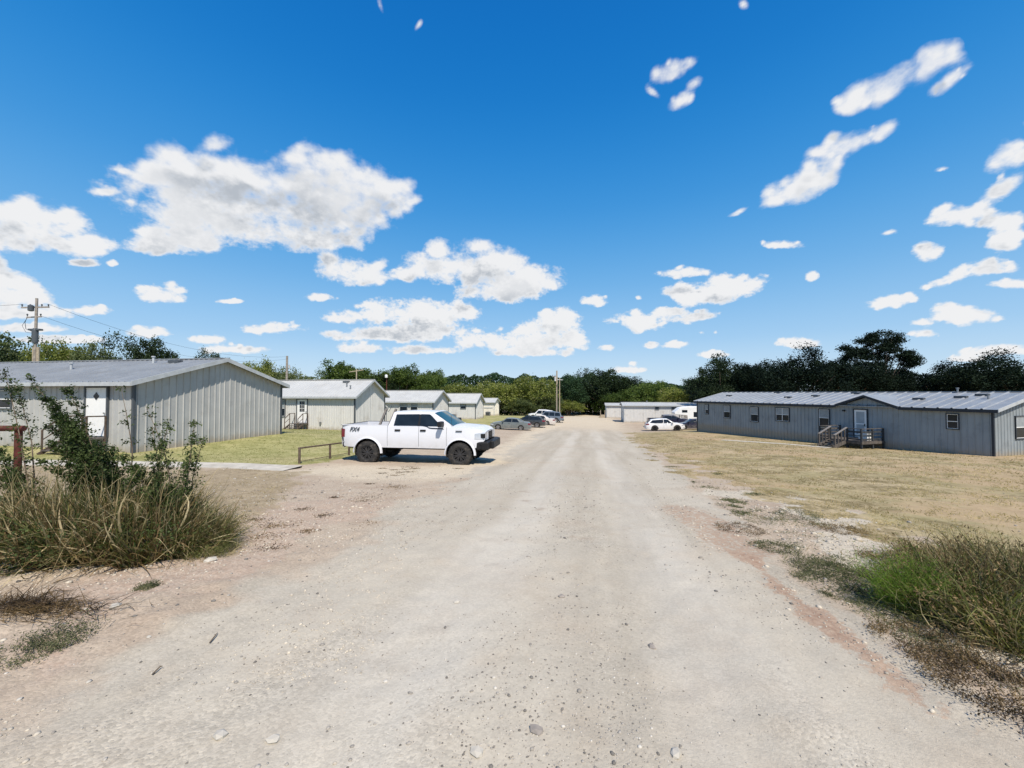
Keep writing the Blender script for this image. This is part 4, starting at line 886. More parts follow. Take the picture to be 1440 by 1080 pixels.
# low pipe barrier behind the pickup
q0 = hit(421, 652); q1 = hit(464, 645); q2 = (q0[0]+(q1[0]-q0[0])*1.75, q0[1]+(q1[1]-q0[1])*1.75)
pb = thing('pipe_barrier', 'low brown pipe barrier on the lawn edge behind the pickup tailgate', 'barrier', (*q0, gz(*q0)))
for q in (q0, q1, q2):
    m = MB(); z = gz(*q)-gz(*q0); m.tube([(q[0]-q0[0], q[1]-q0[1], z-.2), (q[0]-q0[0], q[1]-q0[1], z+.56)], .042, 8); m.build('post', 'rust_brown', pb, smooth=True)
zt = gz(*q2)-gz(*q0)
m = MB(); m.tube([(-.02,-.03,.56), (q2[0]-q0[0], q2[1]-q0[1], zt+.58)], .032, 8); m.build('top_rail', 'rust_brown', pb, smooth=True)
m = MB(); m.tube([(0,0,.08), (q2[0]-q0[0], q2[1]-q0[1], zt+.1)], .012, 6); m.build('cable', 'rust_brown', pb)
# red pipe gate in the weeds
gx0, gy0 = at(28, 6.6), 6.6; gg = gz(gx0, gy0)
gt = thing('pipe_gate', 'rusty red pipe gate end standing in the tall weeds at the left edge', 'gate', (gx0, gy0, gg))
m = MB(); m.tube([(0,0,-.3),(0,0,1.34)], .048, 14); m.build('gate_post', 'rust', gt, smooth=True)
m = MB(); m.tube([(.12,-.02,1.38),(-3.0,-.5,1.42)], .048, 12); m.build('top_rail', 'rust', gt, smooth=True)
m = MB(); m.tube([(-.05,0,.55),(-3.0,-.5,.58)], .03, 10); m.build('lower_rail', 'rust', gt, smooth=True)
# dish bracket by home 2
dx_, dy_ = at(543.5, 39), 39; r = thing('satellite_dish', 'small satellite dish on a thin post behind the beige home gable', 'dish', (dx_, dy_, gz(dx_, dy_)))
m = MB(); m.tube([(0,0,-.2),(0,0,1.9)], .04, 8); m.build('post', 'steel', r, smooth=True)
m = MB(); m.tube([(0,0,1.85),(.25,-.05,1.7),(.62,-.2,2.25)], .025, 6); m.build('feed_arm', 'trim_dark', r)
m = MB(); m.lathe([(0,.001),(.012,.12),(.045,.24),(.08,.32)], 'Y', (0,0,0), 16); o = m.build('dish', 'dish', r, smooth=True); o.location = (-.12,.0,2.0); o.rotation_euler = (R(25), 0, R(20))

# ---------------------------------------------------------------- vehicles
def lerp_tab(tab, x):
    for (x0, v0), (x1, v1) in zip(tab[:-1], tab[1:]):
        if x <= x1: return v0+(v1-v0)*max(0, (x-x0)/(x1-x0)) if x1 > x0 else v1
    return tab[-1][1]
def wheel(root, x, y, r, wdt, rimmat, spokes=6, side=1, rimr=.62):
    """tyre > rim, y is the outer face"""
    m = MB(); yi = y-side*wdt; yo = y; mid = (yi+yo)/2; h = wdt/2
    pr = [(-h*.86, r*rimr), (-h*.98, r*rimr*1.08), (-h, r*.84), (-h*.88, r*.95), (-h*.6, r), (h*.6, r), (h*.88, r*.95), (h, r*.84), (h*.98, r*rimr*1.08), (h*.86, r*rimr)]
    m.lathe(pr, 'Y', (x, mid, r), 30); m.f = [f for f in m.f if len(f) == 4]
    n = 26                                            # tread blocks
    for k in range(n):
        a = 2*math.pi*k/n; c, s = math.cos(a), math.sin(a)
        for sg in (-1, 1):
            p = Vector((x+c*r*.99, mid+sg*h*.55, r+s*r*.99)); t_ = Vector((-s, 0, c)); n_ = Vector((c, 0, s)); q = Vector((0, 1, 0)); a_s = r*.055; b_s = h*.34
            m.add([p+t_*u*a_s+q*v*b_s+n_*w*.012*(r/.44) for w in (-1, 1) for u, v in ((-1,-1),(1,-1),(1,1),(-1,1))], [(0,3,2,1),(4,5,6,7),(0,1,5,4),(1,2,6,5),(2,3,7,6),(3,0,4,7)])
    ty = m.build('tyre', 'rubber', root, smooth=35)
    R_ = r*rimr; g = MB(); g.lathe([(-side*0-h*.5*side, R_*.15), (-h*.5*side, R_*.98), (h*.62*side, R_), (h*.84*side, R_*1.03), (h*.84*side, R_*.92), (h*.45*side, R_*.86), (h*.1*side, R_*.84)], 'Y', (x, mid, r), 28); g.f = [f for f in g.f if len(f) == 4]
    for k in range(spokes):
        a = 2*math.pi*k/spokes+.3; c, s = math.cos(a), math.sin(a)
        for da in (-.16, .16):
            c2, s2 = math.cos(a+da), math.sin(a+da)
            g.bar((x+c*R_*.16, mid+side*h*.58, r+s*R_*.16), (x+c2*R_*.90, mid+side*h*.66, r+s2*R_*.90), R_*.11, R_*.14)
    g.lathe([(h*.3*side, R_*.24), (h*.66*side, R_*.22), (h*.72*side, R_*.12), (h*.72*side, .001)], 'Y', (x, mid, r), 14)
    g.build('rim', rimmat, ty, smooth=35)
    d = MB(); d.lathe([(0, R_*.97), (.005*side, .001)], 'Y', (x, mid+side*h*.05, r), 24); d.build('brake_disc', 'under', ty)
    return ty
def vehicle(name, label, S, loc, rz, cat='car', group=None):
    """S: L W wb, fo (front overhang), r (wheel), sill, shoulder table (x,z), cab (x of: windscreen base, roof front, roof rear, rear glass base), belt, roof, paint..."""
    root = thing(name, label, cat, loc, rz, group)
    wb = S['wb']; xf = wb/2+S['fo']; xr = xf-S['L']; W = S['W']/2; ra = S['r']*S.get('arch', 1.16); ax = (wb/2, -wb/2); zc = S['r']*S.get('archz', 1.0)
    sill = S['sill']; P = S['paint']
    def hw(x, z):
        e = max(0, (x-(xf-.75))/.75); b = max(0, ((xr+.5)-x)/.5); zz = (z-sill)/(lerp_tab(S['sh'], x)-sill+1e-6)
        w = W*(1-.16*e**2.2-.09*b**2.2)
        return w*(1-.055*max(0, zz-.45)**1.5*1.8-.05*max(0, .35-zz)**1.2*1.5)
    def zlow(x):
        z = sill+S.get('nose', .1)*max(0, (x-(xf-.5))/.5)**2+S.get('tail', .12)*max(0, ((xr+.5)-x)/.5)**2
        for a in ax:
            d = abs(x-a)
            if d < ra: z = max(z, zc+math.sqrt(ra*ra-d*d))
        return z
    xs = set(np.round(np.linspace(xr, xf, 56), 4))
    for a in ax:
        for k in range(-10, 11): xs.add(round(a+ra*math.sin(k*math.pi/20)*.9999, 4))
    xs = sorted(x for x in xs if xr <= x <= xf)
    rows = 8; m = MB()
    for sg in (1, -1):
        G_ = []
        for x in xs:
            z0 = zlow(x); z1 = lerp_tab(S['sh'], x); G_.append([(x, sg*hw(x, z0+(z1-z0)*j/rows), z0+(z1-z0)*j/rows) for j in range(rows+1)])
        m.grid(G_)
    bed = S.get('bed')                                 # (x rear, x front, depth)
    top = [x for x in xs]; segs = [top]
    if bed: segs = [[x for x in xs if x > bed[1]]]
    for sg_ in segs:
        G_ = []
        for x in sg_:
            z1 = lerp_tab(S['sh'], x); w_ = hw(x, z1); G_.append([(x, w_*t_, z1+S.get('crown', .05)*(1-abs(t_)**2.6)) for t_ in np.linspace(-1, 1, 13)])
        m.grid(G_)
    for x, sg in ((xf, 1), (xr, -1)):                  # front and rear faces, slightly bowed
        z0, z1 = zlow(x), lerp_tab(S['sh'], x); G_ = []
        for j in range(rows+1):
            z = z0+(z1-z0)*j/rows; w_ = hw(x, z); G_.append([(x+sg*S.get('bow', .05)*(1-t_*t_), w_*t_, z+(S.get('crown', .05)*(1-abs(t_)**2.6) if j == rows and not (bed and sg < 0) else 0)) for t_ in np.linspace(-1, 1, 9)])
        m.grid(G_)
    body = m.build('body', P, root, smooth=50)
    wl = MB()                                          # wheel wells and underbody
    for a in ax:
        for sg in (1, -1):
            q = [(a+ra*.995*math.cos(t_), zc+ra*.995*math.sin(t_)) for t_ in np.linspace(-.25, math.pi+.25, 18)]
            wl.grid([[(x_, sg*(W*.965), z_), (x_, sg*(W-.42), z_)] for x_, z_ in q]); wl.add([(x_, sg*(W-.42), z_) for x_, z_ in q], [tuple(range(len(q)))])
    wl.box((xr+.35, -W+.43, sill-.02), (xf-.3, W-.43, sill+.25)); wl.box((-wb/2+ra+.05, -W+.12, sill-.015), (wb/2-ra-.05, W-.12, sill+.06)); wl.build('underbody', 'under', root)
    # greenhouse
    cb, rf, rr_, rb = S['cab']; zb = S['belt']; zr = S['roof']; tum = S.get('tumble', .16)
    def roofz(x):
        return lerp_tab([(rb, lerp_tab(S['sh'], rb)), (rr_, zr-S.get('rdrop', .04)), ((rf+rr_)/2, zr), (rf, zr-.03), (cb, lerp_tab(S['sh'], cb))], x)
    xs2 = sorted(set(list(np.linspace(rb, cb, 40))+[rf, rr_])); G_ = []
    def wtop(x): f = (roofz(x)-zb)/(zr-zb); return hw(x, lerp_tab(S['sh'], x))-.03-tum*max(0, f)
    for x in xs2:
        zs = lerp_tab(S['sh'], x)-.03; zt = max(roofz(x), zs+.005); w0 = hw(x, zs)-.025; w1 = wtop(x); row = []
        for sg in (1,): row += [(x, w0, zs), (x, w0+(w1-w0)*.5, zs+(zt-zs)*.5), (x, w1+.01, zt-.05*min(1, (zt-zs)*3))]
        row += [(x, w1*t_*.955, zt+.035*(1-abs(t_)**3)*min(1, (zt-zs)*3)-(.012 if abs(t_) > .99 else 0)) for t_ in (1, .85, .5, 0, -.5, -.85, -1)]
        row += [(x, -w1-.01, zt-.05*min(1, (zt-zs)*3)), (x, -(w0+(w1-w0)*.5), zs+(zt-zs)*.5), (x, -w0, zs)]; G_.append(row)
    m = MB(); m.grid(G_); m.build('cabin', S.get('cabpaint', P), root, smooth=45)
    # glass: side panes, windscreen, rear window, each just proud of the cabin skin
    def sidepos(x, z, sg):
        zs = lerp_tab(S['sh'], x)-.03; zt = max(roofz(x), zs+.005)
        if z < zs+.045: return (x, sg*(hw(x, min(z, zs+.03))+.010), z)
        f = min(1, max(0, (z-zs)/(zt-zs))); return (x, sg*(hw(x, zs)-.025+(wtop(x)+.01-(hw(x, zs)-.025))*f+.010), z)
    for (x0, x1, bz, tz, fx0, fx1) in S['panes']:       # bottom x0..x1, top fx0..fx1
        for sg in (1, -1):
            g = MB(); N = 10; rows_ = []
            for j in range(N+1):
                f = j/N; row = []
                for k in range(5):
                    v = k/4; xb = x0+(x1-x0)*f; xt = fx0+(fx1-fx0)*f; b0 = lerp_tab(bz, xb) if isinstance(bz, list) else bz; tt_ = lerp_tab(tz, xt) if isinstance(tz, list) else tz
                    row.append(sidepos(xb+(xt-xb)*v, b0+(tt_-b0)*v, sg))
                rows_.append(row)
            g.grid(rows_); g.build('side_window', 'glass', root, smooth=50)
    def across(xa, xb_, m_, nm, inset=.10, lo=.06, hi=.93):
        g = MB(); rows_ = []
        for k in range(7):
            f = lo+(hi-lo)*k/6; x = xa+(xb_-xa)*f; z = roofz(x); w_ = wtop(x)*.955-inset*(.6+.4*(1-f)); sgn = 1 if xa > xb_ else -1
            rows_.append([(x+sgn*.012, w_*t_, z+.035*(1-abs(t_)**3)*min(1, (z-zb)*3)+.012) for t_ in (-1,-.5,0,.5,1)])
        g.grid(rows_); g.build(nm, m_, root, smooth=50)
    across(cb, rf, S.get('screen', 'glass'), 'windscreen'); across(rb, rr_, 'glass', 'rear_window')
    # wheels
    for a in ax:
        for sg in (1, -1): wheel(root, a, sg*(W+S.get('poke', -.01)), S['r'], S.get('tw', .22), S['rim'], S.get('spokes', 5), sg, S.get('rimr', .64))
    # lamps, grille, bumpers, mirrors, handles
    zf = lerp_tab(S['sh'], xf); zk = lerp_tab(S['sh'], xr)
    for sg in (1, -1):
        hl = S.get('head', (zf-.22, zf-.04, .38)); m = MB()
        G_ = []
        for f in np.linspace(0, 1, 6):
            x = xf-.02-hl[2]*.8*f; G_.append([(x+.014 if f == 0 else x+.006, sg*(hw(x, z)+.006-(.24 if False else 0)), z) for z in np.linspace(hl[0], hl[1]-.05*f, 4)])
        m.grid(G_); w_ = hw(xf, hl[0]); m.grid([[(xf+.02+S.get('bow', .05)*(1-(t_)**2)*.4, sg*w_*t_, z) for z in (hl[0], (hl[0]+hl[1])/2, hl[1])] for t_ in (1.0, .85, .68)])
        m.build('headlight', S.get('headm', 'lamp'), root, smooth=50)
        tl = S.get('taill', (zk-.30, zk-.06, .22)); m = MB(); G_ = []
        for f in np.linspace(0, 1, 4):
            x = xr+.0+tl[2]*f; G_.append([(x, sg*(hw(x, z)+.008), z) for z in np.linspace(tl[0]+.02*f, tl[1]-.02*f, 4)])
        m.grid(G_); w_ = hw(xr, tl[0]); m.grid([[(xr-.02-S.get('bow', .05)*(1-t_*t_)*.9, sg*w_*t_, z) for z in (tl[0], tl[1])] for t_ in (1.0, .9, .78)]); m.build('tail_light', 'tail', root, smooth=50)
        mx = cb-S.get('mirx', .35); zz = zb+.02; w_ = hw(mx, zz); m = MB(); m.box((mx-.07, sg*(w_-.02) if sg > 0 else -w_-.24*S.get('mir', 1), zz), (mx+.09, w_+.24*S.get('mir', 1) if sg > 0 else -(w_-.02), zz+.17*S.get('mir', 1)**.5)); m.build('mirror', S.get('mirm', P), root, bevel=.03)
        for hx in S.get('handles', ()):
            z = zb-.14; w_ = hw(hx, z); m = MB(); m.box((hx-.11, sg*w_-.01, z-.03), (hx+.11, sg*w_+.035*sg if sg > 0 else sg*w_-.01+.02, z+.035)) if sg > 0 else m.box((hx-.11, -w_-.035, z-.03), (hx+.11, -w_+.01, z+.035)); m.build('door_handle', S.get('handm', P), root, bevel=.01)
        for sx_ in S.get('seams', ()):
            m = MB(); G_ = [[(sx_-.006, sg*(hw(sx_, z)+.003), z), (sx_+.006, sg*(hw(sx_, z)+.003), z)] for z in np.linspace(sill+.06, lerp_tab(S['sh'], sx_)-.01, 8)]; m.grid(G_); m.build('door_seam', 'trim_dark', root)
    m = MB(); m.grid([[(xf+.012+S.get('bow', .05)*(1-t_*t_), hw(xf, zf-.2)*t_*.62, z) for z in np.linspace(S.get('gr', (zf-.30, zf-.08))[0], S.get('gr', (zf-.30, zf-.08))[1], 4)] for t_ in np.linspace(-1, 1, 7)]); m.build('grille', 'black', root, smooth=50)
    for nm, xe, sg in (('front_bumper', xf, 1), ('rear_bumper', xr, -1)):
        bz = S.get('bump', (sill+.02, sill+.22)); m = MB(); G_ = []
        for t_ in np.linspace(-1, 1, 11):
            w_ = W*.97; xo = xe+sg*(.07+.05*(1-t_*t_))-(sg*.16*abs(t_)**6); G_.append([(xo-sg*.1, w_*t_, bz[0]), (xo, w_*t_, bz[0]+.04), (xo, w_*t_, bz[1]-.03), (xo-sg*.08, w_*t_, bz[1])])
        m.grid(G_); m.build(nm, S.get('bumpm', P) if nm[0] == 'f' else S.get('rbumpm', S.get('bumpm', P)), root, smooth=40)
    m = MB(); m.box((xr-.075-S.get('bow', .05), -.16, sill+.32), (xr-.055-S.get('bow', .05), .16, sill+.44)); m.build('number_plate', 'white', root)
    return root, hw, zlow, xf, xr
# white crew cab pickup, raised on big black wheels
wb = 3.68; T = dict(L=5.72, W=1.98, wb=wb, fo=.90, r=.445, sill=.66, arch=1.24, archz=1.02, paint='car_white', sh=[(-2.98,1.50),(-1.06,1.505),(-1.0,1.47),(.9,1.47),(1.4,1.46),(1.75,1.45),(2.45,1.40),(2.66,1.33),(2.74,1.24)],
    cab=(1.55,.70,-.86,-1.02), belt=1.46, roof=2.02, rdrop=.03, tumble=.13, rim='rim_black', spokes=8, rimr=.60, tw=.31, poke=.06, bed=(-2.95,-1.05,.5), nose=.32, tail=.05, crown=.055, bow=.04,
    panes=[(-.80,.20,1.49,[(-.8,1.915),(.3,1.93)],-.72,.20),(.24,1.22,[(.24,1.49),(.50,1.48),(.66,1.39),(1.3,1.37)],[(.2,1.93),(.62,1.925),(1.2,1.50)],.27,.72)],
    screen='glass_blue', head=(1.02,1.27,.42), taill=(1.02,1.36,.16), gr=(.98,1.27), handles=(-.62,.40), handm='black', seams=(-1.03,.23,1.32), mir=1.35, mirx=.42, mirm='black', bump=(.62,.86), bumpm='black', rbumpm='trim_light')
tx, ty = at(515, 14.9), 14.9; fx, fy = at(651, 14.25), 14.25
ang = math.atan2(fy-ty, fx-tx); cxm, cym = (tx+fx)/2, (ty+fy)/2; W2 = .95
cxm += -math.sin(ang)*W2; cym += math.cos(ang)*W2
tz = gz(cxm, cym); pit = -math.atan2(gz(fx, fy)-gz(tx, ty), 3.68)
TR, hw, zlow, xf, xr = vehicle('pickup_truck', 'white raised crew cab pickup with black wheels parked across the left lot', T, (cxm, cym, tz-.01), ang, 'pickup', None)
TR.rotation_euler = (0, pit*.6, ang); bpy.context.view_layer.update()
body = [c for c in TR.children if c.name.startswith('body')]
# the bed: inner walls, floor, dark rail caps, tailgate top
w_ = .90; m = MB()
m.box((-2.9,-w_,.98),(-1.1,w_,1.02)); m.build('bed_floor', 'black', TR)
m = MB(); m.box((-2.94,-w_,1.0),(-2.89,w_,1.49)); m.build('tailgate', 'car_white', TR)
m = MB(); m.box((-1.09,-w_,1.0),(-1.04,w_,1.50)); m.build('bed_front', 'car_white', TR)
for sg in (1, -1):
    m = MB(); m.box((-2.9,sg*(w_-.02)-.02,1.0),(-1.08,sg*(w_-.02)+.02,1.50)); m.build('bed_side', 'car_white', TR)
    m = MB(); m.box((-2.94, sg*.925-.03, 1.492), (-1.06, sg*.925+.03, 1.515)); m.build('bed_rail', 'black' if sg > 0 else 'car_white', TR, bevel=.008)
    yb_, yt_ = hw(.22, 1.46)-.012, hw(.22, 1.47)-.03-.13+.026
    m = MB(); m.grid([[(x_, sg*(yb_+(yt_-yb_)*f_), 1.49+.43*f_) for f_ in (0, .5, 1)] for x_ in (.18, .26)]); m.build('door_pillar', 'black', TR, solid=.004)
m = MB(); m.box((-2.99,-.93,1.485),(-2.93,.93,1.505)); m.build('tailgate_cap', 'black', TR, bevel=.008)
# flares over the wheels
for a in (wb/2, -wb/2):
    for sg in (1, -1):
        ra = .445*1.24; m = MB(); q = np.linspace(-.02, math.pi+.02, 20); zc = .445*1.02
        m.grid([[(a+(ra-.005)*math.cos(t_), sg*(.985), zc+(ra-.005)*math.sin(t_)), (a+(ra-.005)*math.cos(t_), sg*1.035, zc+(ra-.005)*math.sin(t_)), (a+(ra+.045)*math.cos(t_), sg*1.015, zc+(ra+.042)*math.sin(t_)), (a+(ra+.06)*math.cos(t_), sg*.965, zc+(ra+.055)*math.sin(t_))] for t_ in q]); m.build('fender_flare', 'car_white', TR, smooth=50)
# heavy black front bumper, suspension, exhaust, hitch
m = MB(); m.box((2.42,-.93,.62),(2.90,.93,.93)); m.box((2.86,-.62,.64),(3.04,.62,.95)); m.box((2.2,-.8,.60),(2.5,.8,.78)); m.build('bumper_bar', 'black', TR, bevel=.05)
for sg in (1, -1):
    m = MB(); m.lathe([(2.97,.001),(2.985,.05),(2.96,.055)], 'X', (0, sg*.42, .80), 12); m.build('fog_lamp', 'lamp', TR, smooth=True)
m = MB(); m.tube([(-wb/2,-.8,.45),(-wb/2,.8,.45)], .06, 10); m.lathe([(-.16,.06),(-.08,.16),(.08,.16),(.16,.06)], 'Y', (-wb/2,.0,.45), 14); m.tube([(wb/2,-.8,.47),(wb/2,.8,.47)], .05, 8)
m.build('axles', 'under', TR, smooth=True)
m = MB(); m.box((-2.9,-.5,.55),(2.4,-.38,.70)); m.box((-2.9,.38,.55),(2.4,.5,.70)); m.build('chassis_frame', 'under', TR)
m = MB(); m.tube([(-.9,.62,.58),(-2.2,.62,.56),(-2.75,.66,.60)], .045, 8); m.build('exhaust', 'steel', TR, smooth=True)
m = MB(); m.box((-3.22,-.05,.58),(-2.9,.05,.66)); m.lathe([(.66,.02),(.70,.02),(.73,.035),(.76,.001)], 'Z', (-3.18,0,0), 10); m.build('tow_hitch', 'black', TR)
m = MB(); m.box((1.68,-1.005,1.30),(1.92,-.985,1.335)); m.box((1.68,.985,1.30),(1.92,1.005,1.335)); m.build('fender_vent', 'trim_dark', TR)
m = MB(); m.tube([(1.5,-.86,1.44),(1.47,-.87,1.9)], .006, 5); m.build('antenna', 'black', TR)
for sg in (1, -1):                                     # dark lamp insert
    m = MB(); m.box((2.60, sg*.83-.06, 1.06), (2.745, sg*.83+.045, 1.22)); m.build('lamp_insert', 'black', TR, bevel=.01)
# bed side lettering
def lettering(txt, size, parent, loc, rot, m, thick=.004, shear=0.0):
    cu = bpy.data.curves.new('lettering', 'FONT'); cu.body = txt; cu.size = size; cu.extrude = thick; cu.align_x = 'CENTER'; cu.align_y = 'CENTER'; cu.shear = shear; cu.space_character = 1.02; cu.offset = size*.022
    o = bpy.data.objects.new('tmp', cu); COL.objects.link(o); bpy.context.view_layer.update(); dg = bpy.context.evaluated_depsgraph_get()
    me = bpy.data.meshes.new_from_object(o.evaluated_get(dg)); bpy.data.objects.remove(o); me.materials.clear(); me.materials.append(M[m])
    q = bpy.data.objects.new('lettering', me); COL.objects.link(q); q.parent = parent; q.location = loc; q.rotation_euler = rot; return q
lettering('FX4', .23, TR, (-2.40, -.992, 1.33), (R(88), 0, R(1.2)), 'trim_dark', shear=.35)
lettering('FX4', .20, TR, (-2.40, .992, 1.33), (R(88), 0, R(178.8)), 'trim_dark', shear=.35)
# two bars leaning in the bed
for k, (dx, dz) in enumerate(((-1.85, .0), (-1.42, .01))):
    p = TR.matrix_basis @ Vector((dx-.32, .25, 1.05)); q = TR.matrix_basis @ Vector((dx+.14, .25, 2.07+dz))
    m = MB(); m.bar((0,0,0), q-p, .08, .08); o = m.build('leaning_bar', 'pole'); o.location = p
    tag(o, ['grey bar leaning in the pickup bed, the one nearer the tailgate', 'grey bar leaning in the pickup bed, the one nearer the cab'][k], 'bar', 'bars leaning in the pickup bed')

SED = dict(L=4.75, W=1.80, wb=2.72, fo=.93, r=.325, sill=.24, arch=1.14, paint='car_grey', sh=[(-2.46,.80),(-2.3,.98),(-1.7,1.02),(-1.1,.99),(1.0,.95),(1.6,.88),(2.1,.76),(2.29,.60)],
    cab=(1.12,.35,-.95,-1.75), belt=.97, roof=1.43, rdrop=.06, tumble=.22, rim='alloy', spokes=5, nose=.02, tail=.06, crown=.05, bow=.10,
    panes=[(-1.15,-.28,.99,[(-1,1.32),(-.2,1.37)],-.85,-.28),(-.22,.80,.98,[(-.3,1.37),(.5,1.33)],-.22,.38)], handles=(-.95,.05), seams=(-.25,.82,-1.1), bump=(.26,.50), head=(.55,.70,.45), taill=(.72,.92,.28), gr=(.38,.56))
CRO = dict(L=4.65, W=1.86, wb=2.70, fo=.92, r=.36, sill=.30, arch=1.18, paint='car_white2', sh=[(-2.38,.95),(-2.2,1.06),(-1.2,1.06),(1.05,1.02),(1.6,.98),(2.1,.86),(2.27,.70)],
    cab=(1.15,.25,-1.75,-2.28), belt=1.03, roof=1.64, rdrop=.12, tumble=.24, rim='black', spokes=5, nose=.03, tail=.08, crown=.05, bow=.09,
    panes=[(-1.95,-.28,[(-2,1.12),(-1.2,1.06),(-.2,1.06)],[(-1.7,1.44),(-.2,1.54)],-1.6,-.28),(-.22,.82,1.05,[(-.3,1.54),(.4,1.5)],-.22,.28)], handles=(-.95,.05), seams=(-.25,.85,-1.2), bump=(.32,.58), head=(.68,.84,.45), taill=(.85,1.05,.35), gr=(.45,.68))
SUV = dict(CRO, L=4.9, W=1.92, wb=2.85, roof=1.82, cab=(1.2,.5,-2.05,-2.35), r=.39, sill=.36, paint='car_slate', rim='alloy', bumpm='black',
    panes=[(-2.1,-1.2,1.12,1.68,-2.0,-1.2),(-1.12,-.25,1.1,1.70,-1.12,-.25),(-.18,.9,1.08,[(-.2,1.70),(.5,1.66)],-.18,.5)], sh=[(-2.45,1.05),(-2.2,1.12),(-1.2,1.1),(1.1,1.06),(1.9,1.02),(2.3,.9),(2.42,.75)])
PUP = dict(T, paint='car_navy', cabpaint='car_navy', r=.40, arch=1.15, sill=.48, poke=-.01, sh=[(x_, z_-.14) for x_, z_ in T['sh']], belt=1.32, roof=1.86, rim='alloy', head=(.85,1.1,.4), taill=(.9,1.2,.16), gr=(.8,1.1), bump=(.48,.72), bumpm='chrome', rbumpm='chrome', screen='glass', mirm='car_navy', mir=1.1,
    panes=[(-.80,.20,1.35,[(-.8,1.76),(.3,1.78)],-.72,.20),(.27,1.18,1.34,[(.2,1.78),(.62,1.77),(1.2,1.40)],.27,.72)])
LG = 'cars parked nose in on the left side of the road'; RG = 'vehicles parked to the right of the road'
def park(name, lab, S, pxc, d, deg, grp, cat, **kw):
    x = at(pxc, d); S = dict(S, **kw); a = R(deg); hwb = S['wb']/2
    zf = gz(x+math.cos(a)*hwb, d+math.sin(a)*hwb); zr_ = gz(x-math.cos(a)*hwb, d-math.sin(a)*hwb)
    v = vehicle(name, lab, S, (x, d, (zf+zr_)/2-.01), a, cat, grp); v[0].rotation_euler = (0, -math.atan2(zf-zr_, 2*hwb), a); return v
park('parked_car', 'grey green sedan with silver rims, nearest of the cars parked on the left', SED, 717.5, 46.5, 180-7, LG, 'car')
park('parked_car', 'dark hatchback parked just beyond the grey green sedan', CRO, 742, 52.5, 180-10, LG, 'car', paint='car_dark', roof=1.5, rim='alloy')
park('parked_car', 'pale cream sedan parked between the dark hatchback and the slate off roader', SED, 757.5, 58.5, 180-12, LG, 'car', paint='car_beige')
park('parked_suv', 'slate blue off roader with black bumpers parked by the roadside pole', SUV, 770.5, 65.5, 180-12, LG, 'car')
park('parked_suv', 'white off roader half hidden behind the cream sedan', SUV, 761, 72, 180-12, LG, 'car', paint='car_white2')
park('parked_crossover', 'white crossover with black wheels parked beside the slate blue home', CRO, 934.5, 50.2, -12, RG, 'car', roof=1.6, r=.38)
park('parked_car', 'dark sedan with bright window outline, half behind the slate blue home', SED, 975, 52.8, 180-12, RG, 'car', paint='car_navy', rim='black')
park('parked_pickup', 'navy pickup parked behind the white crossover', PUP, 940, 57.5, -11, RG, 'pickup')
# camper trailer
x, y = at(975, 61.5), 61.5; cp = thing('camper_trailer', 'white camper trailer with a raised sloping nose behind the navy pickup', 'camper', (x, y, gz(x, y)), R(-11), RG)
m = MB(); prof = [(-3.1,1.75),(-3.1,2.05),(-2.3,2.75),(-1.2,2.98),(4.2,3.0),(4.5,2.85),(4.5,.6),(-1.1,.6),(-1.25,1.6)]; m.prism(prof, -1.2, 1.2); m.build('body', 'white', cp, bevel=.06)
m = MB(); [m.box((a, s_*1.2-.012, 1.35), (a+.8, s_*1.2+.012, 2.15)) for a in (-.3, 1.2) for s_ in (-1, 1)]; m.box((-2.0,-1.212,2.05),(-1.2,1.212,2.45)); m.build('side_window', 'glass', cp)
m = MB(); m.box((2.8,-1.215,.75),(3.5,-1.19,2.5)); m.build('door', 'trim_light', cp)
m = MB(); m.box((-1.0,-1.213,.95),(4.4,-1.2,1.12)); m.build('stripe', 'trim_dark', cp)
for a in (1.9, 2.8):
    for s_ in (-1, 1): wheel(cp, a, s_*1.2, .36, .22, 'alloy', 5, s_)
m = MB(); m.box((-2.0,-.9,0),(-1.9,-.8,1.75)); m.build('leg', 'steel', cp); m = MB(); m.box((-2.0,.8,0),(-1.9,.9,1.75)); m.build('leg', 'steel', cp)

# ---------------------------------------------------------------- trees
def crown_mesh(seed, rx, ry, rz, n, leaf, lobes=14, hollow=.35, gap=.0, flat=.0, spread=.30):
    """leaf clumps round many lobes; centre at 0, lowest at about -rz"""
    g = np.random.default_rng(seed); d = unit(g.normal(size=(lobes, 3))); d[:,2] = np.clip(np.where(d[:,2] < -.5, -d[:,2], d[:,2]), -.6, .74)
    rad = (.58+.26*g.random((lobes, 1))); C = d*rad*np.array([rx, ry, rz]); 
    s = (spread+.14*g.random(lobes))*min(rx, rz*1.2)
    k = g.integers(lobes, size=n); u = unit(g.normal(size=(n, 3))); r = (hollow+(1-hollow)*g.random((n,1))**.6)
    sub = unit(g.normal(size=(lobes*9, 3))); sc = C[np.repeat(np.arange(lobes), 9)]+sub*s[np.repeat(np.arange(lobes), 9)][:,None]*.9
    p = C[k]+u*s[k][:,None]*r*np.array([1.15,1.15,.8])
    m = g.random(n) < .78; kk = g.integers(len(sc), size=n); p[m] = (sc[kk]+g.normal(size=(n,3))*(s[kk//9][:,None]*.18))[m]
    return leaves(p, leaf*(.6+.8*g.random(n)), g, .6, .5), C, s
def limbs(mb, base, C, r, g, n=7):
    for c in C[g.permutation(len(C))[:n]]:
        c = Vector(c); b = Vector(base); mid = b.lerp(c, .5)+Vector((g.normal()*.25, g.normal()*.25, -.15*abs(c.z-b.z))); mb.tube([b, mid, b.lerp(c, .92)], [r, r*.6, r*.2], 6, cap=False)
